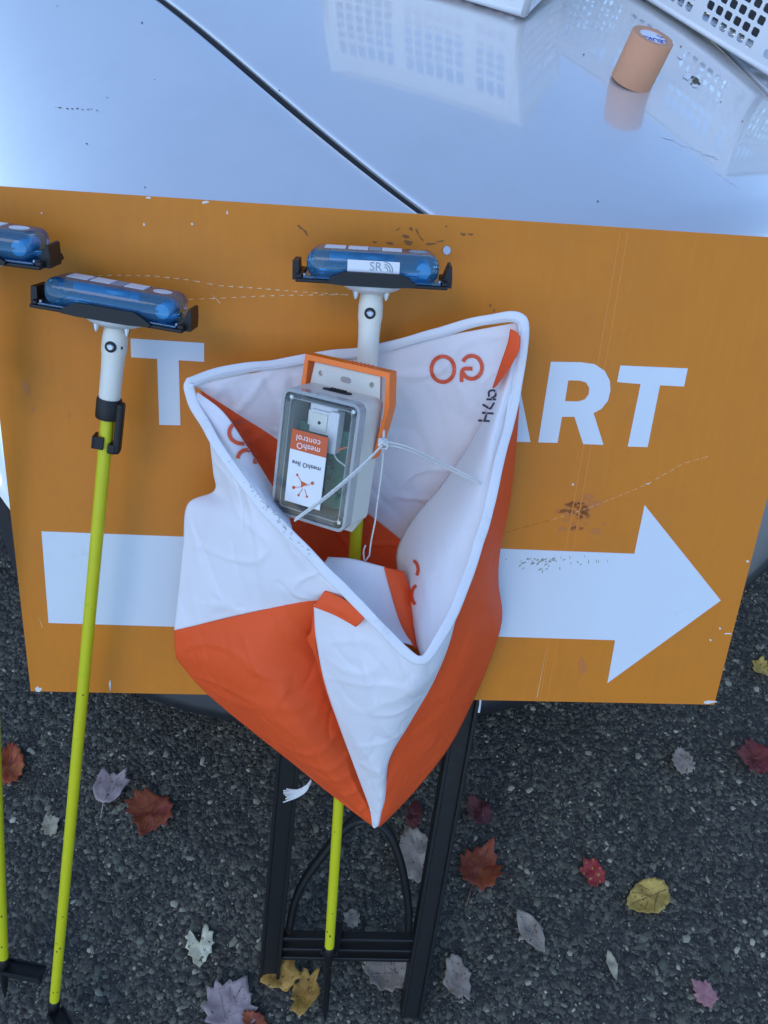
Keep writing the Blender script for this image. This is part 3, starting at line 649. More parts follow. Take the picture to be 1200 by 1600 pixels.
# ------------------------------------------------------------------ stakes with timing stations
def make_stake(label, foot, top, topn, tilt, yaw, front_label, clip, step_dir, r=0.0072, end=0.088):
    B = G(*foot, 0.0); T = P(*top, topn); ax = (T - B).normalized()
    x_ = (Vector((1, 0, 0)) - ax * ax.x).normalized(); y_ = ax.cross(x_).normalized()
    fm = frame(x_, y_, ax, B); Lz = (T - B).length
    t = thing('control_stake', label, 'stake', fm, 'stakes leaning on the sign')
    part('pole', tube([(0, 0, end), (0, 0, Lz * .5), (0, 0, Lz - .06)], r, 16), M['yellow'], t, smooth=True, sharp=40)
    part('spike', join(lathe([(.0005, 0), (.005, .03), (.0062, end - .018), (.0085, end - .013), (.0085, end + .010), (.0075, end + .012)], 10)), M['black'], t, smooth=True, sharp=40)
    c, s = math.cos(step_dir), math.sin(step_dir); sm = Matrix.Translation((0, 0, end - .010)) @ Matrix.Rotation(step_dir, 4, 'Z')
    part('foot_step', join(xf(box(.003, .062, -.013, .013, -.003, .001, .001), sm), xf(box(.003, .060, -.0025, .0025, -.022, -.002, .0008), sm), xf(box(.004, .061, -.0128, -.0100, 0, .005, .0006), sm), xf(box(.004, .061, .0100, .0128, 0, .005, .0006), sm)), M['black'], t)
    if clip:
        part('collar', lathe([(.0128, Lz - .102), (.0132, Lz - .1), (.0132, Lz - .082), (.0125, Lz - .08)], 20), M['black'], t, smooth=True, sharp=40)
        part('clip', join(box(.009, .017, -.010, .004, Lz - .139, Lz - .082, .003), box(.004, .013, -.011, .006, Lz - .139, Lz - .128, .002), box(-.012, .0, -.0105, -.007, Lz - .136, Lz - .122, .001), box(-.0125, -.009, -.0105, .006, Lz - .136, Lz - .122, .001)), M['black'], t)
    else:
        part('collar', lathe([(.0108, Lz - .094), (.011, Lz - .092), (.011, Lz - .076), (.0105, Lz - .075)], 20), M['black'], t, smooth=True, sharp=40)
    tb = part('tube', lathe([(.0108, Lz - .080), (.0112, Lz - .078), (.0112, Lz - .05), (.0118, Lz - .035), (.0128, Lz - .028), (.0128, Lz - .016), (.0118, Lz - .008), (.0118, Lz + .002)], 28), M['cream'], t, smooth=True, sharp=50)
    wm = Matrix.Translation((-.001, -.0125, Lz - .022)) @ Matrix.Rotation(R(90), 4, 'X')
    part('screw', join(xf(lathe([(.0058, -.001), (.0058, .0008), (.005, .0012)], 20), wm)), M['darkhole'], tb, smooth=True, sharp=30)
    part('screw', join(xf(lathe([(.0036, .0010), (.0036, .0022), (.0026, .003)], 16), wm)), M['steel'], tb, smooth=True, sharp=30)
    if clip: part('screw', xf(lathe([(.0018, -.001), (.0018, .001)], 12), Matrix.Translation((.0085, -.0085, Lz - .022)) @ Matrix.Rotation(R(90), 4, 'X')), M['darkhole'], tb)
    hm = Matrix.Translation((0, 0, Lz)) @ Matrix.Rotation(yaw, 4, 'Z') @ Matrix.Rotation(tilt, 4, 'Y') @ Matrix.Scale(.94, 4)
    def hp(name, vf, m_, par, **k): return part(name, xf(vf, hm), m_, par, **k)
    hp('mount_disc', lathe([(.010, -.003), (.020, -.002), (.030, .002), (.0345, .006), (.0345, .0085)], 36), M['disc'], t, smooth=True, sharp=50)
    nk = random.Random(int(Lz * 1e5))
    for k in range(7):
        a_ = R(-90 + nk.uniform(-50, 50)); zz_ = nk.choice((nk.uniform(.12, .3), nk.uniform(.12, Lz - .2))); w_ = nk.uniform(.0006, .0016)
        part('nick', xf(prism(circ(0, 0, w_, 7, w_ * nk.uniform(.5, 2)), -.0006, .00025), Matrix.Translation((r * math.cos(a_), r * math.sin(a_), zz_)) @ Matrix.Rotation(a_ + math.pi / 2, 4, 'Z') @ Matrix.Rotation(R(90), 4, 'X')), M['scuff_dark'], t)
    for bx_ in (-.017, .016):
        hp('bolt', xf(lathe([(.0016, -.0085), (.0016, -.006), (.0030, -.006), (.0030, -.003), (.0038, -.003), (.0038, .004)], 10), Matrix.Translation((bx_, -.014, 0))), M['steel'], t, smooth=True, sharp=30)
    z0 = .0088
    tray = hp('tray', join(box(-.080, .080, -.034, .034, z0, z0 + .0035, .001), box(-.080, -.0735, -.031, .031, z0 + .003, z0 + .007, .001), box(.0735, .080, -.031, .031, z0 + .003, z0 + .007, .001)), M['black'], t)
    lip = [(-.046, 0), (-.030, -.001), (.024, -.001), (.046, .001), (.047, .004), (.036, .0105), (.030, .0132), (-.030, .0132), (-.044, .006)]
    hp('tray_lip', xf(prism([(a, b) for a, b in lip], -.003, .003), Matrix.Translation((0, -.0345, z0 + .0005)) @ Matrix.Rotation(R(90), 4, 'X')), M['black'], tray)
    for sg in (-1, 1):
        cl = [(.072, .0), (.0850, .0), (.0850, .010), (.0838, .0225), (.081, .023), (.0765, .010), (.073, .005)] if sg > 0 else [(.073, .0), (.0845, .0), (.0845, .0195), (.0785, .0195), (.0775, .007), (.074, .005)]
        hp('end_clip', xf(prism([(sg * a, b) for a, b in cl], -.016, .016), Matrix.Translation((0, -.004, z0)) @ Matrix.Rotation(R(90), 4, 'X')), M['black'], tray)
    shell = hp('station_shell', box(-.0695, .0700, -.031, .031, z0 + .004, z0 + .033, .0118, 5), M['blue'], t, smooth=True, sharp=50)
    hp('shell_flange', box(-.0722, .0726, -.0318, .0318, z0 + .0036, z0 + .0062, .001), M['blue'], shell)
    for bx_ in (-.0712, .0716):
        hp('screw', xf(lathe([(.0018, z0 + .0055), (.0018, z0 + .0078), (.0012, z0 + .0084)], 10), Matrix.Translation((bx_, -.026, 0))), M['steel'], shell, smooth=True, sharp=30)
    hp('circuit_board', box(-.052, .050, -.022, .022, z0 + .015, z0 + .0165), M['pcb'], shell)
    hp('core_block', xf(lathe([(.0075, -.02), (.0078, -.019), (.0078, .019), (.0075, .02)], 18), Matrix.Translation((.054, 0, z0 + .016)) @ Matrix.Rotation(R(90), 4, 'X')), M['inner'], shell, smooth=True, sharp=40)  # pale blocks added inside so the shell looks brighter and lit through
    hp('core_block', xf(lathe([(.0055, -.045), (.0058, -.044), (.0058, .024), (.0055, .025)], 18), Matrix.Translation((-.002, .004, z0 + .0225)) @ Matrix.Rotation(R(90), 4, 'Y')), M['inner'], shell, smooth=True, sharp=40)
    hp('reading_coil', lathe([(.012, z0 + .024), (.014, z0 + .024), (.014, z0 + .028), (.012, z0 + .028)], 20), M['inner'], shell)
    for a, b, m_ in ((-.052, -.030, M['label']), (-.027, -.006, M['label']), (-.005, .008, M['greyink']), (.009, .030, M['label'])):
        hp('top_label', box(a, b, -.008, .016, z0 + .0328, z0 + .0336), m_, shell)
    hp('top_label', prism(circ(.048, 0, .010, 18), z0 + .0328, z0 + .0336), M['label'] if not front_label else M['greyink'], shell)
    if front_label:
        fl = hp('front_label', box(-.026, .0285, -.0319, -.0308, z0 + .011, z0 + .0255, .0003), M['label'], shell)
        fx = Matrix.Translation((.0035, -.0321, z0 + .0195)) @ Matrix.Rotation(R(90), 4, 'X')
        hp('lettering', xf(textvf('SR', .0125, .0002), fx), M['greyink'], fl)
        for rr in (.0035, .006, .0085):
            pts = [(.0125 + rr * math.cos(a), -.0323, z0 + .0165 + rr * math.sin(a)) for a in [R(-10 + 10 * k) for k in range(11)]]
            hp('signal_arc', tube(pts, .0005, 6), M['greyink'], fl)
    return t
st0 = make_stake('left-edge stake, its station cut off by the picture edge above the other left stake', (8, 1560), (-38, 412), .06, R(-3), R(-4), False, True, R(-8))
st1 = make_stake('yellow-green stake with a blue timing station beside the first letter T', (79, 1630), (182, 505), .06, R(-3), R(-6), False, True, R(-50))
st2 = make_stake('yellow-green stake running through the control flag, white label on its blue station', (507, 1598), (581, 452), .055, R(-1), R(-4), True, False, R(80), end=0.165)

# ------------------------------------------------------------------ tracker box
BM = frame((0.8766, -0.4460, 0.1808), (0.0785, 0.5033, 0.8606), (-0.4748, -0.7401, 0.4762), Vector((-0.1029, 0.3326, 0.9428)))
tbx = thing('tracker_box', 'grey electronics box with clear lid and orange yoke tied inside the flag', 'electronics box', BM)
W2, H2 = .0430, .0655
base = part('base', prism(rrect(-W2, W2, -H2, H2, .008), -.052, -.0145, [rrect(-W2 + .005, W2 - .005, -H2 + .005, H2 - .005, .006)]), M['grey'], tbx, smooth=True, sharp=40)
part('back_panel', prism(rrect(-W2 + .001, W2 - .001, -H2 + .001, H2 - .001, .007), -.0545, -.050), M['grey'], tbx, smooth=True, sharp=40)
part('inner_floor', prism(rrect(-W2 + .0055, W2 - .0055, -H2 + .0055, H2 - .0055, .005), -.049, -.046), M['cavity'], tbx)
part('mounting_flange', prism([(-W2 + .003, H2 - .002), (W2 - .003, H2 - .002), (W2 - .006, H2 + .021), (-W2 + .006, H2 + .021)], -.0538, -.049, [circ(-.029, H2 + .011, .0028), circ(.029, H2 + .011, .0028), rrect(-.006, .006, H2 + .007, H2 + .013, .0028)]), M['grey'], tbx, smooth=True, sharp=40)
part('mounting_flange', prism([(W2 - .004, -H2 + .002), (-W2 + .004, -H2 + .002), (-W2 + .014, -H2 - .016), (W2 - .014, -H2 - .016)][::-1], -.0538, -.049, [circ(.010, -H2 - .007, .0028)]), M['grey'], tbx, smooth=True, sharp=40)
part('port_cover', join(xf(prism(rrect(-.016, .016, -.005, .005, .0048), 0, .0012), Matrix.Translation((0, H2 - .0002, -.033)) @ Matrix.Rotation(R(-90), 4, 'X')), *[xf(box(-.008 + .003 * k, -.0065 + .003 * k, -.004, .004, .001, .0024), Matrix.Translation((0, H2, -.033)) @ Matrix.Rotation(R(-90), 4, 'X')) for k in range(6)]), M['darkhole'], tbx)
yk = [(-W2 + .001, H2 - .004), (-W2 + .001, H2 + .0225), (W2 + .002, H2 + .0225), (W2 + .006, H2 - .012), (W2 + .0005, H2 - .062), (W2 + .0075, H2 - .03), (W2 + .0105, H2 - .006), (W2 + .006, H2 + .0280), (-W2 - .003, H2 + .0280), (-W2 - .004, H2 - .004)]
yoke = part('orange_yoke', prism(yk[::-1], -.060, -.043), M['orange'], tbx)
yoke['label'] = 'orange plastic yoke round the top flange'
for k in range(6): part('grip_rib', box(.0 + k * .0045, .002 + k * .0045, H2 + .0275, H2 + .0292, -.0585, -.0445, .0005), M['orange'], yoke)
part('pole_clamp', join(box(-.018, .012, -.03, .03, -.072, -.054, .002)), M['black'], tbx)
lid = part('lid', prism(rrect(-W2 + .0035, W2 - .0035, -H2 + .0035, H2 - .0035, .007), -.0022, .0), M['lid'], tbx, smooth=True, sharp=40)
lid['label'] = 'clear see-through lid'
part('lid_wall', prism(rrect(-W2, W2, -H2, H2, .009), -.0144, -.0008, [rrect(-W2 + .0033, W2 - .0033, -H2 + .0033, H2 - .0033, .006)]), M['lidwall'], lid, smooth=True, sharp=40)
part('lid_wall', prism(rrect(-W2 + .0085, W2 - .0085, -H2 + .0085, H2 - .0085, .005), -.012, -.0024, [rrect(-W2 + .0095, W2 - .0095, -H2 + .0095, H2 - .0095, .004)]), M['lidwall'], lid, smooth=True, sharp=40)
for sx in (-1, 1):
    for sy in (-1, 1):
        cxx, cyy = sx * (W2 - .0088), sy * (H2 - .0088)
        part('screw_boss', xf(lathe([(.0056, -.0140), (.0056, -.0026)], 20, False), Matrix.Translation((cxx, cyy, 0))), M['lidwall'], lid, smooth=True)
        part('screw', xf(lathe([(.0030, -.0125), (.0030, -.0045), (.0020, -.0035)], 14), Matrix.Translation((cxx, cyy, 0))), M['steel'], tbx, smooth=True, sharp=30)
pcb = part('circuit_board', box(-.033, .033, -.052, .030, -.026, -.0245), M['pcb'], tbx)
for k in range(16):
    a, b = random.uniform(-.028, .026), random.uniform(-.048, .022); w_, h_ = random.uniform(.002, .006), random.uniform(.002, .006)
    part('chip', box(a, a + w_, b, b + h_, -.0245, -.0245 + random.uniform(.001, .003)), M['darkhole'] if k % 3 else M['greyink'], pcb)
ant = part('antenna_module', box(-.016, .0065, .0245, .0480, -.022, -.0125, .0012), M['label'], tbx)
part('antenna_patch', box(-.0135, .0040, .0275, .0455, -.0127, -.0112, .001), M['cream'], ant); part('antenna_pin', xf(lathe([(.0018, -.0114), (.0016, -.0105)], 10), Matrix.Translation((-.0045, .036, 0))), M['darkhole'], ant)
part('bracket', join(box(.0065, .0165, .008, .050, -.024, -.011, .001), box(-.019, .012, .046, .054, -.024, -.016, .001)), M['label'], tbx)
part('plug', box(-.021, -.0155, .030, .045, -.0245, -.0180), M['cream'], tbx)
part('wire', tube(cr_spline([(.0, .018, -.02), (.012, .010, -.015), (.026, .016, -.02), (.030, .0, -.024)], 20), .0008, 6), M['orange'], tbx, smooth=True)
part('wire', tube(cr_spline([(.004, .02, -.02), (.016, .004, -.016), (.028, -.006, -.02), (.028, -.03, -.024)], 20), .0008, 6), M['label'], tbx, smooth=True)
stk = part('sticker', box(-.0275, .0135, -.0485, .0270, -.0001, .0004), M['label'], tbx); stk['label'] = 'white and orange sticker printed upside down'
part('sticker_band', box(-.0275, .0135, .0065, .02705, .0002, .0006), M['orange_label'], stk)
for tx_, cx_, cy_, sz, m_ in (('meshO', -.007, .0120, .0088, M['label']), ('control', -.008, .0195, .0088, M['label']), ('meshO live', -.007, -.0065, .0068, M['ink'])):
    part('lettering', xf(textvf(tx_, sz, .0002, 1.05), Matrix.Translation((cx_, cy_, .0008)) @ Matrix.Rotation(math.pi, 4, 'Z')), m_, stk)
ic = []; hub = (-.007, -.0285)
for a, b, r_ in ((-.009, .010, .0013), (-.0115, -.004, .0018), (.009, .006, .0018), (-.005, -.0105, .0013), (.0045, -.0095, .0013)):
    ic.append(prism(circ(hub[0] + a, hub[1] + b, r_, 14), .0003, .0008)); ic.append(tube([(hub[0] + a * .25, hub[1] + b * .25, .0006), (hub[0] + a, hub[1] + b, .0006)], .0003, 6))
ic.append(prism([(hub[0] - .004, hub[1] + .005), (hub[0] - .003, hub[1] - .002), (hub[0] + .0035, hub[1] + .0035)], .0003, .0008))
part('network_emblem', join(*ic), M['orange_label'], stk)

# ------------------------------------------------------------------ control flag
flag = thing('control_flag', 'orange and white control flag crumpled round the middle stake', 'flag', Matrix.Translation(P(590, 1290, .08)))
PB = {}
def patch(name, rows, mat, res=(112, 90), amp=.0016, seed=0, fold=1.0):
    cols = []
    rr = [cr_spline([P(*c) for c in r_], res[1]) for r_ in rows]
    V = []
    grid = [[None] * res[1] for _ in range(res[0])]
    for j in range(res[1]):
        col = cr_spline([r_[j] for r_ in rr], res[0])
        for i in range(res[0]): grid[i][j] = col[i]
    for i in range(res[0]):
        for j in range(res[1]):
            p = grid[i][j]; e = min(i / res[0], j / res[1], (res[0] - 1 - i) / res[0], (res[1] - 1 - j) / res[1]) * 9; e = min(1, e)
            q = Vector((p.x * 16 + seed, p.z * 9, p.y * 12)); d = noise.noise(q * .7) * 1.6 + noise.noise(q * 1.7) * .45
            rdg = max(0, 1 - abs(noise.noise(Vector((p.x * 15 + p.z * 9 + seed, p.z * 4 - p.x * 5, seed)))) * 7) ** 1.5
            d2 = max(0, 1 - abs(noise.noise(Vector((p.x * 11 - p.z * 17, p.z * 7 + p.x * 6, seed + 7)))) * 8) ** 1.5
            d2 -= max(0, 1 - abs(noise.noise(Vector((p.x * 24 + p.z * 4, p.z * 16 + p.x * 8, seed + 3)))) * 9) ** 1.5 * .7
            V.append(p + NRM * ((d + rdg * .95 * fold + d2 * .9 * fold) * amp * (0.15 + .85 * e)))
    F = [f[::-1] for f in gridfaces(*res)]
    o = part(name, (V, F), mat, flag, True, True)
    md = o.modifiers.new('thickness', 'SOLIDIFY'); md.thickness = 0.0007; md.offset = -1
    PB[name] = BVHTree.FromPolygons(V, F)
    return o
bp_w = patch('back_panel_white', [
    [(298, 602, .066), (400, 582, .045), (490, 565, .028), (580, 550, .022), (700, 524, .042), (814, 503, .068)],
    [(306, 605, .064), (420, 615, .042), (500, 640, .02), (580, 660, .016), (690, 640, .030), (795, 590, .062)],
    [(310, 607, .062), (400, 640, .044), (480, 705, .018), (560, 745, .012), (650, 750, .020), (755, 690, .045)],
    [(314, 610, .060), (376, 650, .046), (440, 692, .03), (520, 762, .012), (600, 822, .012), (680, 890, .022)]], M['fw_pink'], amp=.0034, seed=1)
bp_o = patch('back_panel_orange', [
    [(314, 610, .060), (376, 650, .046), (440, 692, .03), (520, 762, .012), (600, 822, .012), (680, 890, .022)],
    [(322, 650, .064), (370, 705, .05), (440, 770, .03), (520, 830, .010), (600, 870, .012), (670, 930, .022)],
    [(335, 700, .07), (400, 790, .055), (460, 860, .035), (520, 910, .014), (600, 940, .016), (660, 970, .026)]], M['fo'], amp=.0022, seed=2)
lin = patch('left_panel_inside', [
    [(308, 612, .072), (350, 645, .088), (388, 700, .098), (425, 758, .104), (450, 800, .12)],
    [(306, 622, .078), (345, 675, .098), (385, 735, .118), (425, 785, .135), (455, 820, .15)],
    [(304, 632, .080), (338, 695, .100), (390, 768, .125), (430, 808, .145), (460, 840, .16)]], M['fw'], (30, 40), amp=.0012, seed=3)
patch('left_panel_white', [
    [(326, 676, .088), (336, 695, .095), (348, 712, .104)],
    [(333, 738, .080), (365, 752, .112), (398, 778, .136)],
    [(334, 767, .066), (380, 790, .122), (440, 822, .155)],
    [(293, 788, .060), (380, 826, .128), (470, 855, .162)],
    [(286, 850, .062), (390, 875, .132), (512, 896, .168)],
    [(278, 930, .064), (390, 920, .128), (545, 928, .172)],
    [(272, 985, .064), (400, 955, .122), (530, 934, .160)]], M['fw'], amp=.0026, seed=4)
patch('left_panel_orange', [
    [(272, 985, .064), (400, 955, .122), (518, 932, .160)],
    [(274, 1020, .062), (395, 1005, .130), (512, 965, .140)],
    [(281, 1036, .058), (400, 1050, .134), (512, 1010, .118)],
    [(322, 1083, .056), (425, 1100, .132), (520, 1070, .106)],
    [(390, 1140, .054), (470, 1165, .120), (540, 1130, .096)],
    [(460, 1195, .054), (517, 1218, .100), (562, 1190, .086)],
    [(530, 1252, .056), (558, 1262, .080), (580, 1245, .078)],
    [(583, 1292, .066), (587, 1293, .072), (592, 1290, .072)]], M['fo'], amp=.0024, seed=5)
patch('orange_fold', [
    [(508, 922, .164), (540, 938, .178), (572, 962, .190)],
    [(497, 937, .165), (530, 952, .178), (563, 974, .189)],
    [(489, 948, .164), (524, 962, .176), (556, 980, .186)]], M['fo'], (16, 24), amp=.0008, seed=6)
patch('orange_fold', [
    [(489, 944, .152), (498, 950, .150), (506, 955, .140)],
    [(486, 985, .148), (496, 990, .150), (505, 995, .130)],
    [(479, 998, .140), (494, 1010, .146), (506, 1020, .126)],
    [(490, 1020, .130), (505, 1055, .138), (515, 1060, .120)],
    [(505, 1070, .120), (519, 1100, .130), (528, 1110, .112)],
    [(528, 1130, .110), (536, 1145, .118), (545, 1150, .100)]], M['fo'], (30, 14), amp=.001, seed=16)
patch('front_fold_white', [
    [(490, 945, .160), (545, 946, .172), (600, 982, .188), (650, 1026, .202), (690, 992, .190), (720, 936, .168)],
    [(494, 1000, .152), (555, 1035, .172), (610, 1060, .186), (650, 1068, .194), (680, 1050, .180), (700, 1012, .165)],
    [(508, 1070, .142), (565, 1095, .162), (605, 1108, .172), (635, 1105, .174), (655, 1092, .166), (674, 1072, .152)],
    [(532, 1140, .126), (570, 1152, .144), (597, 1158, .150), (615, 1152, .150), (627, 1145, .146), (638, 1134, .138)],
    [(558, 1210, .104), (578, 1212, .118), (590, 1210, .124), (598, 1206, .124), (603, 1200, .122), (608, 1188, .116)],
    [(577, 1262, .086), (585, 1264, .094), (590, 1263, .098), (594, 1262, .1), (598, 1258, .1), (602, 1246, .1)],
    [(582, 1292, .078), (584, 1294, .08), (586, 1294, .082), (588, 1293, .082), (590, 1292, .082), (592, 1290, .08)]], M['fw'], amp=.002, seed=7)
patch('right_panel_orange', [
    [(812, 590, .062), (813, 600, .055), (813, 612, .046)],
    [(798, 670, .085), (803, 680, .072), (807, 695, .048)],
    [(776, 755, .110), (787, 768, .088), (797, 785, .044)],
    [(754, 830, .132), (770, 840, .102), (782, 858, .040)],
    [(738, 892, .150), (762, 902, .112), (779, 910, .040)],
    [(716, 952, .164), (750, 958, .118), (785, 962, .038)],
    [(697, 1018, .158), (742, 1012, .120), (773, 1012, .038)],
    [(671, 1078, .148), (717, 1078, .112), (746, 1080, .040)],
    [(636, 1138, .134), (676, 1140, .100), (703, 1166, .042)],
    [(607, 1190, .114), (632, 1208, .090), (657, 1226, .050)],
    [(600, 1250, .098), (611, 1262, .084), (624, 1262, .058)],
    [(589, 1290, .080), (592, 1292, .076), (596, 1290, .070)]], M['fo'], (64, 30), amp=.0028, seed=8)
rin = patch('right_panel_inside', [
    [(798, 545, .075), (806, 548, .080), (814, 550, .074)],
    [(768, 625, .070), (785, 624, .090), (804, 622, .084)],
    [(733, 695, .058), (760, 697, .102), (786, 697, .106)],
    [(690, 757, .052), (735, 772, .112), (768, 778, .128)],
    [(645, 810, .050), (700, 838, .122), (745, 850, .146)],
    [(621, 856, .056), (672, 892, .130), (724, 922, .164)],
    [(622, 896, .072), (662, 936, .142), (704, 972, .178)],
    [(642, 960, .125), (657, 985, .166), (680, 1010, .192)],
    [(652, 1012, .172), (656, 1022, .186), (660, 1030, .198)]], M['fw'], (64, 34), amp=.0026, seed=9)
patch('orange_edge_strip', [
    [(797, 514, .078), (806, 518, .082), (813, 526, .085)], [(793, 536, .078), (802, 540, .084), (811, 546, .090)],
    [(784, 562, .080), (793, 564, .088), (801, 566, .096)], [(776, 586, .082), (782, 587, .090), (788, 586, .098)], [(769, 606, .084), (771, 606, .090), (774, 604, .096)]], M['fo'], (30, 12), amp=.0004, seed=10)
patch('inside_fold_white', [
    [(512, 870, .120), (550, 873, .118), (602, 886, .112)], [(505, 895, .150), (560, 915, .138), (614, 930, .122)],
    [(552, 945, .172), (595, 965, .160), (628, 975, .142)], [(615, 1000, .190), (632, 1004, .184), (645, 1008, .176)]], M['fw'], (30, 30), amp=.0014, seed=11)
patch('inside_fold_orange', [
    [(600, 886, .114), (616, 889, .110), (632, 893, .106)], [(612, 930, .124), (631, 931, .122), (646, 936, .114)],
    [(626, 975, .144), (642, 976, .142), (653, 981, .134)], [(643, 1008, .178), (650, 1013, .174), (657, 1017, .168)]], M['fo'], (30, 16), amp=.0008, seed=12)
hem_px = [(296, 598, .070), (345, 581, .058), (420, 571, .042), (500, 558, .030), (580, 547, .024), (650, 530, .034), (730, 507, .052), (785, 496, .066), (810, 497, .072), (818, 512, .075), (814, 560, .080), (800, 640, .092), (776, 740, .122), (755, 830, .146), (726, 915, .172), (697, 980, .194), (668, 1025, .206), (655, 1032, .208), (640, 1025, .206), (600, 985, .198), (530, 914, .186), (460, 843, .172), (400, 778, .152), (345, 704, .115), (312, 648, .088), (296, 612, .073)]
pts = [P(*c) for c in hem_px]
hp_ = cr_spline(pts + [pts[0]], 361)[:-1]
hp_ = [p + Vector((noise.noise(p * 34), 0, noise.noise(p * 34 + Vector((9, 3, 1))))) * .0016 + NRM * noise.noise(p * 22) * .0012 for p in hp_]
rw = [.0056 * (1 + .16 * noise.noise(p * 26)) for p in hp_]; rt = [.0011 * (1 + .3 * noise.noise(p * 40 + Vector((5, 0, 0)))) for p in hp_]
hemo = part('hem', tube(hp_, rw, 14, closed=True, ry=rt, ref=NRM), M['hem'], flag, True, True); hemo['label'] = 'white hem around the open top, soiled along the left side'
inn = []
ctr = P(590, 720, .1)
for p in hp_:
    inn.append(p + (ctr - p).normalized() * .0040 + NRM * .0012)
part('hem_seam', tube(inn, .0006, 6, closed=True, ref=NRM), M['hem'], flag, True, True)
PB['hem'] = BVHTree.FromPolygons(*tube(hp_, rw, 14, closed=True, ry=rt, ref=NRM))
def ribbon(names, polylines, w, m_, name, lift=.0014):
    out = []
    for pl in polylines:
        sp_ = cr_spline([(a, b, 0) for a, b in pl], max(8, len(pl) * 5)); V = []
        ok = True
        for i, v in enumerate(sp_):
            t = (sp_[min(len(sp_) - 1, i + 1)] - sp_[max(0, i - 1)]); t = t.normalized() if t.length > 0 else Vector((1, 0, 0)); nn = Vector((-t.y, t.x, 0)) * w / 2
            for s_ in (1, 0, -1):
                q = v + nn * s_; best = None
                for nm in names:
                    h_ = hit(PB[nm], q.x, q.y)[0]
                    if h_ is not None and (best is None or (h_ - CAM).length < (best - CAM).length): best = h_
                if best is None: best = P(q.x, q.y, .06); ok = False
                V.append(best - (best - CAM).normalized() * lift)
        if ok: out.append((V, [(3 * i + k, 3 * i + k + 1, 3 * i + k + 4, 3 * i + k + 3) for i in range(len(sp_) - 1) for k in (0, 1)]))
    if out: part(name, join(*out), m_, flag, True, True)
def ell(cx_, cy_, rx, ry, a0, a1, n=14): return [(cx_ + rx * math.cos(R(a0 + (a1 - a0) * k / n)), cy_ + ry * math.sin(R(a0 + (a1 - a0) * k / n))) for k in range(n + 1)]
ribbon(['back_panel_white'], [ell(692, 577, 18, 20, 0, 360)], 6.0, M['red_print'], 'lettering')
ribbon(['back_panel_white'], [ell(737, 574, 16, 18, -150, 150), [(738, 576), (723, 578), (721, 597)]], 6.0, M['red_print'], 'lettering')
ribbon(['left_panel_inside', 'back_panel_white', 'back_panel_orange'], [ell(378, 676, 20, 17, 90, 290), [(378, 693), (392, 694)]], 6.0, M['red_print'], 'lettering')
ribbon(['left_panel_inside', 'back_panel_orange', 'back_panel_white'], [ell(385, 719, 14, 16, 190, 380)], 6.0, M['red_print'], 'lettering')
ribbon(['right_panel_inside'], [ell(644, 890, 9, 14, -80, 40), ell(652, 930, 9, 15, 110, 260)], 5.0, M['red_print'], 'lettering')
ribbon(['right_panel_inside', 'back_panel_white'], [[(747, 657), (765, 658)], [(753, 645), (771, 646)], [(757, 658), (760, 646)], [(754, 632), (766, 639)], [(766, 639), (772, 629)], [(764, 620), (764, 612), (772, 610), (774, 618), (768, 622)], [(760, 624), (775, 624)]], 3.0, M['marker'], 'lettering')
ribbon(['front_fold_white'], [[(590, 1272), (598, 1268)]], 2.0, M['marker'], 'stitch')

rr_ = random.Random(11); fl = []
for k in range(90):
    t_ = min(1, max(0, rr_.gauss(.55, .22))); x_, y_ = 355 + 125 * t_ + rr_.gauss(0, 3), 716 + 148 * t_ + rr_.gauss(0, 3); a_ = rr_.uniform(.4, 1.3); l_ = rr_.uniform(.8, 4)
    fl.append([(x_, y_), (x_ + l_ * math.cos(a_), y_ + l_ * math.sin(a_))])
ribbon(['hem'], fl, 1.3, M['hem_dirt'], 'dirt_fleck', .0006)
for c_ in flag.children:
    if c_.name.startswith('dirt_fleck'): c_['kind'] = 'stuff'
# cords
def cord(name, label, paths, r, cat='cord'):
    base = Vector(paths[0][-1]); t = thing(name, label, cat, Matrix.Translation(base))
    for pth in paths:
        pth = [Vector(p) for p in pth]; L_ = sum((b - a).length for a, b in zip(pth, pth[1:])); n_ = max(16, int(L_ / .0016)); sp_ = cr_spline(pth, n_); fr = frame_path(sp_)
        for ph in (0, 2.1, 4.2):
            part('strand', tube([p + (a * math.cos(ph + i * .75) + b * math.sin(ph + i * .75)) * r * .45 for i, (p, t_, a, b) in enumerate(fr)], r * .62, 6), M['cord'], t, True, True)
    return t
kn = P(599, 694, .175)
cord('tie_cord', 'doubled white cord running from the knot down to the left hem', [[kn, P(560, 735, .185), P(510, 778, .19), P(460, 814, .19)], [kn + Vector((.002, 0, .003)), P(563, 729, .186), P(512, 773, .192), P(461, 811, .19)]], .0011)
cord('tie_cord', 'doubled white cord running from the knot to the right hem', [[kn, P(640, 704, .165), P(695, 730, .145), P(752, 757, .138)], [kn + Vector((.001, 0, .004)), P(642, 700, .166), P(697, 726, .146), P(752, 754, .138)]], .0011)
cord('tie_cord', 'thin white cord hanging from the knot with a frayed end', [[kn, P(597, 730, .165), P(589, 790, .15), P(586, 815, .14), P(580, 845, .125), P(577, 868, .11)], [P(577, 868, .11), P(570, 876, .105), P(568, 862, .105), P(571, 852, .107)]], .0009)
kt = thing('cord_knot', 'small white knot beside the orange yoke where the cords meet', 'knot', Matrix.Translation(kn))
for k in range(3):
    part('loop', tube([kn + Vector((.004 * math.cos(a + k), .003 * math.sin(2 * a), .0045 * math.sin(a + k * .7))) for a in [i * 2 * math.pi / 16 for i in range(16)]], .0013, 6, closed=True, ref=NRM), M['cord'], kt, True, True)
part('loop', tube([kn, P(600, 672, .17)], .0012, 6), M['cord'], kt, True, True)
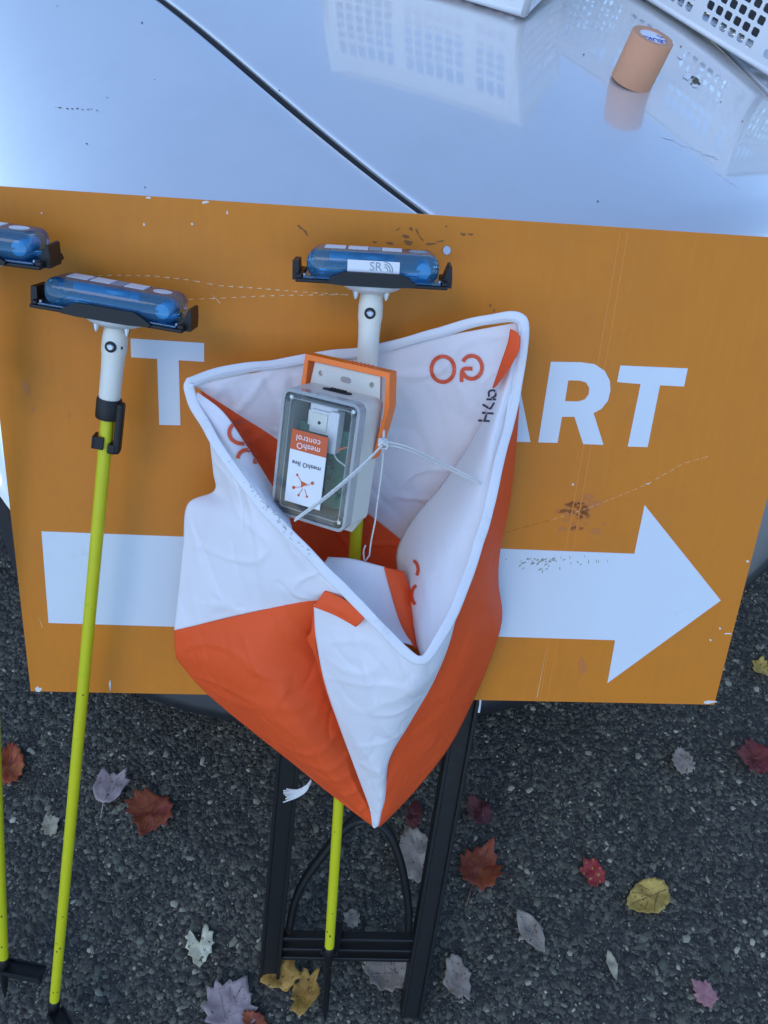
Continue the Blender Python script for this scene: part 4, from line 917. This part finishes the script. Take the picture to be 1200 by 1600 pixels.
ft = thing('frayed_cord_end', 'white frayed cord end below the lower left edge of the flag', 'cord', Matrix.Translation(P(465, 1238, .02)))
for k in range(9):
    off = (k - 4) * 2.6
    part('thread', tube(cr_spline([P(486, 1220 + off * .15, .045), P(478, 1232 + off * .4, .045), P(464, 1240 + off * .55, .04), P(445 + random.uniform(-3, 4), 1243 + off, .038)], 14), .0009, 5), M['cord'], ft, True, True)

# ------------------------------------------------------------------ fallen leaves
def maple_outline():
    half = [(0, -.42), (.10, -.40), (.32, -.50), (.30, -.36), (.50, -.30), (.44, -.16), (.62, .02), (.46, .06), (.52, .22), (.36, .18), (.30, .16), (.26, .34), (.18, .30), (.10, .44), (0, .60)]
    full = half + [(-x_, y_) for x_, y_ in half[-2:0:-1]]; out = []
    for x_, y_ in full:
        d_ = math.hypot(x_, y_); k_ = (.72 * d_ + .28 * .40) / max(d_, 1e-6); out.append((x_ * k_ * .95, y_ * k_))
    return out
def tulip_outline(): return [(0, -.50), (.16, -.46), (.36, -.25), (.40, .02), (.50, .20), (.34, .24), (.32, .50), (.10, .28), (0, .34), (-.10, .28), (-.30, .42), (-.36, .16), (-.38, -.15), (-.22, -.42)]
def oval_outline(asp=.7, teeth=.04):
    out = []
    for k in range(30):
        a = 2 * math.pi * k / 30; r_ = 1 + teeth * (1 if k % 2 else -1); y_ = .5 * math.sin(a) * r_; x_ = .5 * asp * math.cos(a) * r_ * (1 - .35 * math.sin(a) if math.sin(a) > 0 else 1)
        out.append((x_, y_))
    return out
def sliver_outline(): return [(0, -.5), (.12, -.3), (.20, -.05), (.17, .2), (.08, .38), (0, .5), (-.10, .32), (-.17, .1), (-.16, -.15), (-.08, -.36)]
def ragged_outline(asp=.8):
    return [(.5 * asp * math.cos(a) * q, .5 * math.sin(a) * q) for a, q in [(2 * math.pi * k / 26, random.uniform(.68, 1.12)) for k in range(26)]]
def leaf(name, label, px, py, sz, rot, outline, mat, curl=.25, stem=None, aspect=1.0, lift=0.0, cat='leaf'):
    c = G(px, py, 0.0015 + lift); scale = sz * .88 * (c - CAM).length / FPX; curl = curl * 1.5
    m = Matrix.Translation(c + Vector((0, 0, .002))) @ Matrix.Rotation(rot, 4, 'Z')
    ol_ = [Vector((x_ * scale * aspect, y_ * scale, 0)) for x_, y_ in outline]
    sub = []
    for i, a in enumerate(ol_):
        b = ol_[(i + 1) % len(ol_)]; sub += [a, a.lerp(b, .5) * random.uniform(.97, 1.03)]
    nr = 6; sd_ = random.uniform(0, 50); V = [Vector((0, 0, 0))]
    for k in range(1, nr + 1):
        for p in sub: V.append(p * (k / nr))
    for i, v in enumerate(V):
        rr_ = v.length / (scale * .5); q = Vector((v.x / scale * 2.6 + sd_, v.y / scale * 2.6, sd_))
        V[i] = Vector((v.x, v.y, scale * (curl * .60 * rr_ * rr_ * (.35 + 1.0 * noise.noise(q * .6)) + .09 * noise.noise(q * 1.5) + .03 * noise.noise(q * 4) + .05 * abs(v.x) / scale) + .001))
    zmin = min(v.z for v in V); V = [Vector((v.x, v.y, v.z - zmin)) for v in V]
    n_ = len(sub); F = [(0, 1 + i, 1 + (i + 1) % n_) for i in range(n_)]
    for k in range(nr - 1):
        for i in range(n_): F.append((1 + k * n_ + i, 1 + (k + 1) * n_ + i, 1 + (k + 1) * n_ + (i + 1) % n_, 1 + k * n_ + (i + 1) % n_))
    o = part(name, (V, F), mat, None, smooth=True, matrix=m); md = o.modifiers.new('thickness', 'SOLIDIFY'); md.thickness = .0004
    tag(o, label, cat, 'fallen leaves on the asphalt')
    bv = BVHTree.FromPolygons(V, F)
    def onl(x_, y_):
        h_ = bv.ray_cast(Vector((x_, y_, 1)), Vector((0, 0, -1)))[0]; return Vector((x_, y_, (h_.z if h_ else .001) + .0004))
    veins = []
    if stem is not None:
        rib = [(0, -.42), (0, -.2), (0, .05), (0, .36)]
        sd2 = [[(0, -.25), (.16, -.06), (.30, .06)], [(0, -.25), (-.16, -.06), (-.30, .06)], [(0, -.05), (.12, .10), (.18, .22)], [(0, -.05), (-.12, .10), (-.18, .22)]]
        for l_ in [rib] + sd2: veins.append(tube([onl(x_ * scale * aspect, y_ * scale) for x_, y_ in l_], scale * .006, 5))
        if stem: veins.append(tube([onl(0, -.42 * scale), Vector((.01 * scale, -.55 * scale, .002)), Vector((.05 * scale, -(.5 + stem) * scale, .001))], scale * .012, 6))
        part('stem', join(*veins), M['vein_pale'] if 'pale' in mat.name or 'lilac' in mat.name else M['vein'], o, smooth=True)
    return o
M['vein'] = simple('leaf_vein', (0.20, 0.09, 0.04), 0.6); M['vein_pale'] = simple('pale_leaf_vein', (0.36, 0.30, 0.28), 0.6)
L_red = mat_leaf('red_orange_leaf', (0.30, 0.035, 0.02), (0.42, 0.11, 0.03)); L_brown = mat_leaf('red_brown_leaf', (0.20, 0.03, 0.02), (0.30, 0.075, 0.025))
L_mar = mat_leaf('maroon_leaf', (0.055, 0.012, 0.014), (0.11, 0.022, 0.022)); L_lil = mat_leaf('lilac_pale_leaf', (0.30, 0.22, 0.21), (0.40, 0.31, 0.29), (0.16, 0.10, 0.08), scale=30)
L_grey = mat_leaf('grey_pale_leaf', (0.22, 0.175, 0.13), (0.36, 0.30, 0.23), (0.12, 0.08, 0.05), scale=40); L_cream = mat_leaf('cream_pale_leaf', (0.52, 0.46, 0.28), (0.64, 0.60, 0.42), (0.10, 0.08, 0.03))
L_yel = mat_leaf('yellow_leaf', (0.36, 0.24, 0.05), (0.55, 0.38, 0.09), (0.22, 0.12, 0.03)); L_gold = mat_leaf('golden_brown_leaf', (0.30, 0.15, 0.03), (0.52, 0.30, 0.06), (0.12, 0.06, 0.02))
L_pink = mat_leaf('pink_pale_leaf', (0.36, 0.15, 0.15), (0.46, 0.22, 0.21)); L_ol = mat_leaf('olive_pale_leaf', (0.32, 0.28, 0.18), (0.42, 0.37, 0.24)); L_crim = mat_leaf('crimson_leaf', (0.30, 0.02, 0.03), (0.36, 0.05, 0.04), (0.50, 0.28, 0.06))
mo, to = maple_outline(), tulip_outline()
leaf('fallen_leaf', 'red-orange leaf lying behind the leftmost stake', 18, 1195, 70, .2, oval_outline(.6, .08), L_red, .4, 0)
leaf('fallen_leaf', 'pale lilac tulip-shaped leaf with a long stem between the stakes', 172, 1228, 62, -.15, to, L_lil, .1, .35)
leaf('fallen_leaf', 'red-brown maple leaf right of the lilac tulip-shaped leaf', 236, 1272, 74, 2.9, mo, L_brown, .4, 0)
leaf('fallen_leaf', 'small olive scrap of leaf beside the yellow-green stake', 80, 1290, 36, .3, ragged_outline(), L_ol, .2)
leaf('fallen_leaf', 'cream eaten leaf with ragged holes left of the stand', 313, 1478, 62, 0.1, [(0, -.5), (.10, -.38), (.14, -.40), (.22, -.22), (.30, -.20), (.28, -.05), (.37, .02), (.30, .12), (.34, .26), (.22, .28), (.20, .40), (.10, .50), (.08, .36), (.03, .22), (.06, .12), (-.02, .06), (-.08, .14), (-.12, .10), (-.16, .26), (-.26, .38), (-.30, .28), (-.38, .24), (-.30, .12), (-.36, -.02), (-.26, -.08), (-.30, -.18), (-.18, -.24), (-.16, -.38)], L_cream, .25)
leaf('fallen_leaf', 'pale lilac maple leaf at the bottom left of the stand', 362, 1572, 82, -.5, mo, L_lil, .2, .2)
leaf('fallen_leaf', 'golden brown crumpled leaf against the left foot of the stand', 438, 1522, 70, 1.0, ragged_outline(.8), L_gold, .5, lift=.010)
leaf('fallen_leaf', 'golden brown leaf overlapping the crumpled one, nearer the stake foot', 478, 1552, 66, -.5, ragged_outline(.7), L_gold, .6, lift=.004)
leaf('fallen_leaf', 'large grey-beige leaf showing behind the right leg of the stand', 650, 1338, 88, .25, oval_outline(.8, .05), L_grey, .2, 0)
leaf('fallen_leaf', 'large grey-beige leaf under the crossbar of the stand', 600, 1508, 82, .9, oval_outline(.85, .07), L_grey, .3, 0)
leaf('fallen_leaf', 'small grey-beige leaf scrap above the crossbar inside the stand', 550, 1436, 32, .5, ragged_outline(.9), L_grey, .2)
leaf('fallen_leaf', 'narrow maroon leaf below the tip of the flag', 646, 1275, 52, -.2, oval_outline(.5, .08), L_mar, .4, 0)
leaf('fallen_leaf', 'dark maroon leaf right of the stand, above the red-brown one', 746, 1268, 50, .6, oval_outline(.85, .06), L_mar, .4, 0)
leaf('fallen_leaf', 'red-brown curled leaf with a stem right of the stand', 750, 1355, 82, -.5, mo, L_brown, .55, .3, .85)
leaf('fallen_leaf', 'long narrow pale grey leaf right of the stand', 827, 1456, 72, .55, sliver_outline(), L_grey, .2, 0, 1.3)
leaf('fallen_leaf', 'pale grey ragged leaf beside the right foot of the stand', 713, 1530, 72, .25, ragged_outline(.6), L_grey, .25, 0)
leaf('fallen_leaf', 'small crimson leaf with yellow spots above the yellow oval leaf', 925, 1364, 46, .2, ragged_outline(.85), L_crim, .3)
leaf('fallen_leaf', 'yellow oval leaf lying alone on the right', 1010, 1404, 74, 1.9, oval_outline(.68, .03), L_yel, .25, .08)
leaf('fallen_leaf', 'small pale grey leaf below the lower right corner of the sign', 1065, 1190, 44, 0, oval_outline(.85, .08), L_grey, .15, 0)
leaf('fallen_leaf', 'dark red curled leaf at the right edge of the picture', 1172, 1187, 66, 1.5, mo, mat_leaf('dark_red_leaf', (0.10, 0.012, 0.014), (0.18, 0.03, 0.025)), .6, 0, .8)
leaf('fallen_leaf', 'small pink leaf near the lower right corner', 1098, 1551, 44, .7, [(x_ * .8, y_) for x_, y_ in mo], L_pink, .2)
leaf('fallen_leaf', 'straw-coloured sliver of leaf below the yellow oval leaf', 955, 1508, 42, .15, sliver_outline(), L_ol, .1)
leaf('fallen_leaf', 'yellowish leaf at the right edge beside the sign', 1190, 1046, 40, .3, ragged_outline(.8), L_yel, .4)
leaf('fallen_leaf', 'brown leaf at the bottom edge beside the lilac maple leaf', 398, 1600, 44, .9, oval_outline(.7, .08), L_brown, .3, 0)
# small plant debris
rng = random.Random(5); bits = []
for k in range(320):
    c = G(rng.uniform(-40, 1240), rng.uniform(1110, 1640), 0.0); s_ = rng.uniform(.0010, .0030); l_ = s_ * rng.uniform(1, 3)
    bits.append(xf(prism([(l_ / 2 * math.cos(a_) * rng.uniform(.5, 1.1), s_ / 3 * math.sin(a_) * rng.uniform(.5, 1.1)) for a_ in (0, 1.1, 2.2, 3.2, 4.3, 5.3)], 0, .0008), Matrix.Translation(c + Vector((0, 0, .001))) @ Matrix.Rotation(rng.uniform(0, 6.3), 4, 'Z')))
tag(part('plant_debris', join(*bits), M['straw']), 'tiny straw-coloured scraps of plant litter on the asphalt', 'litter', kind='stuff')
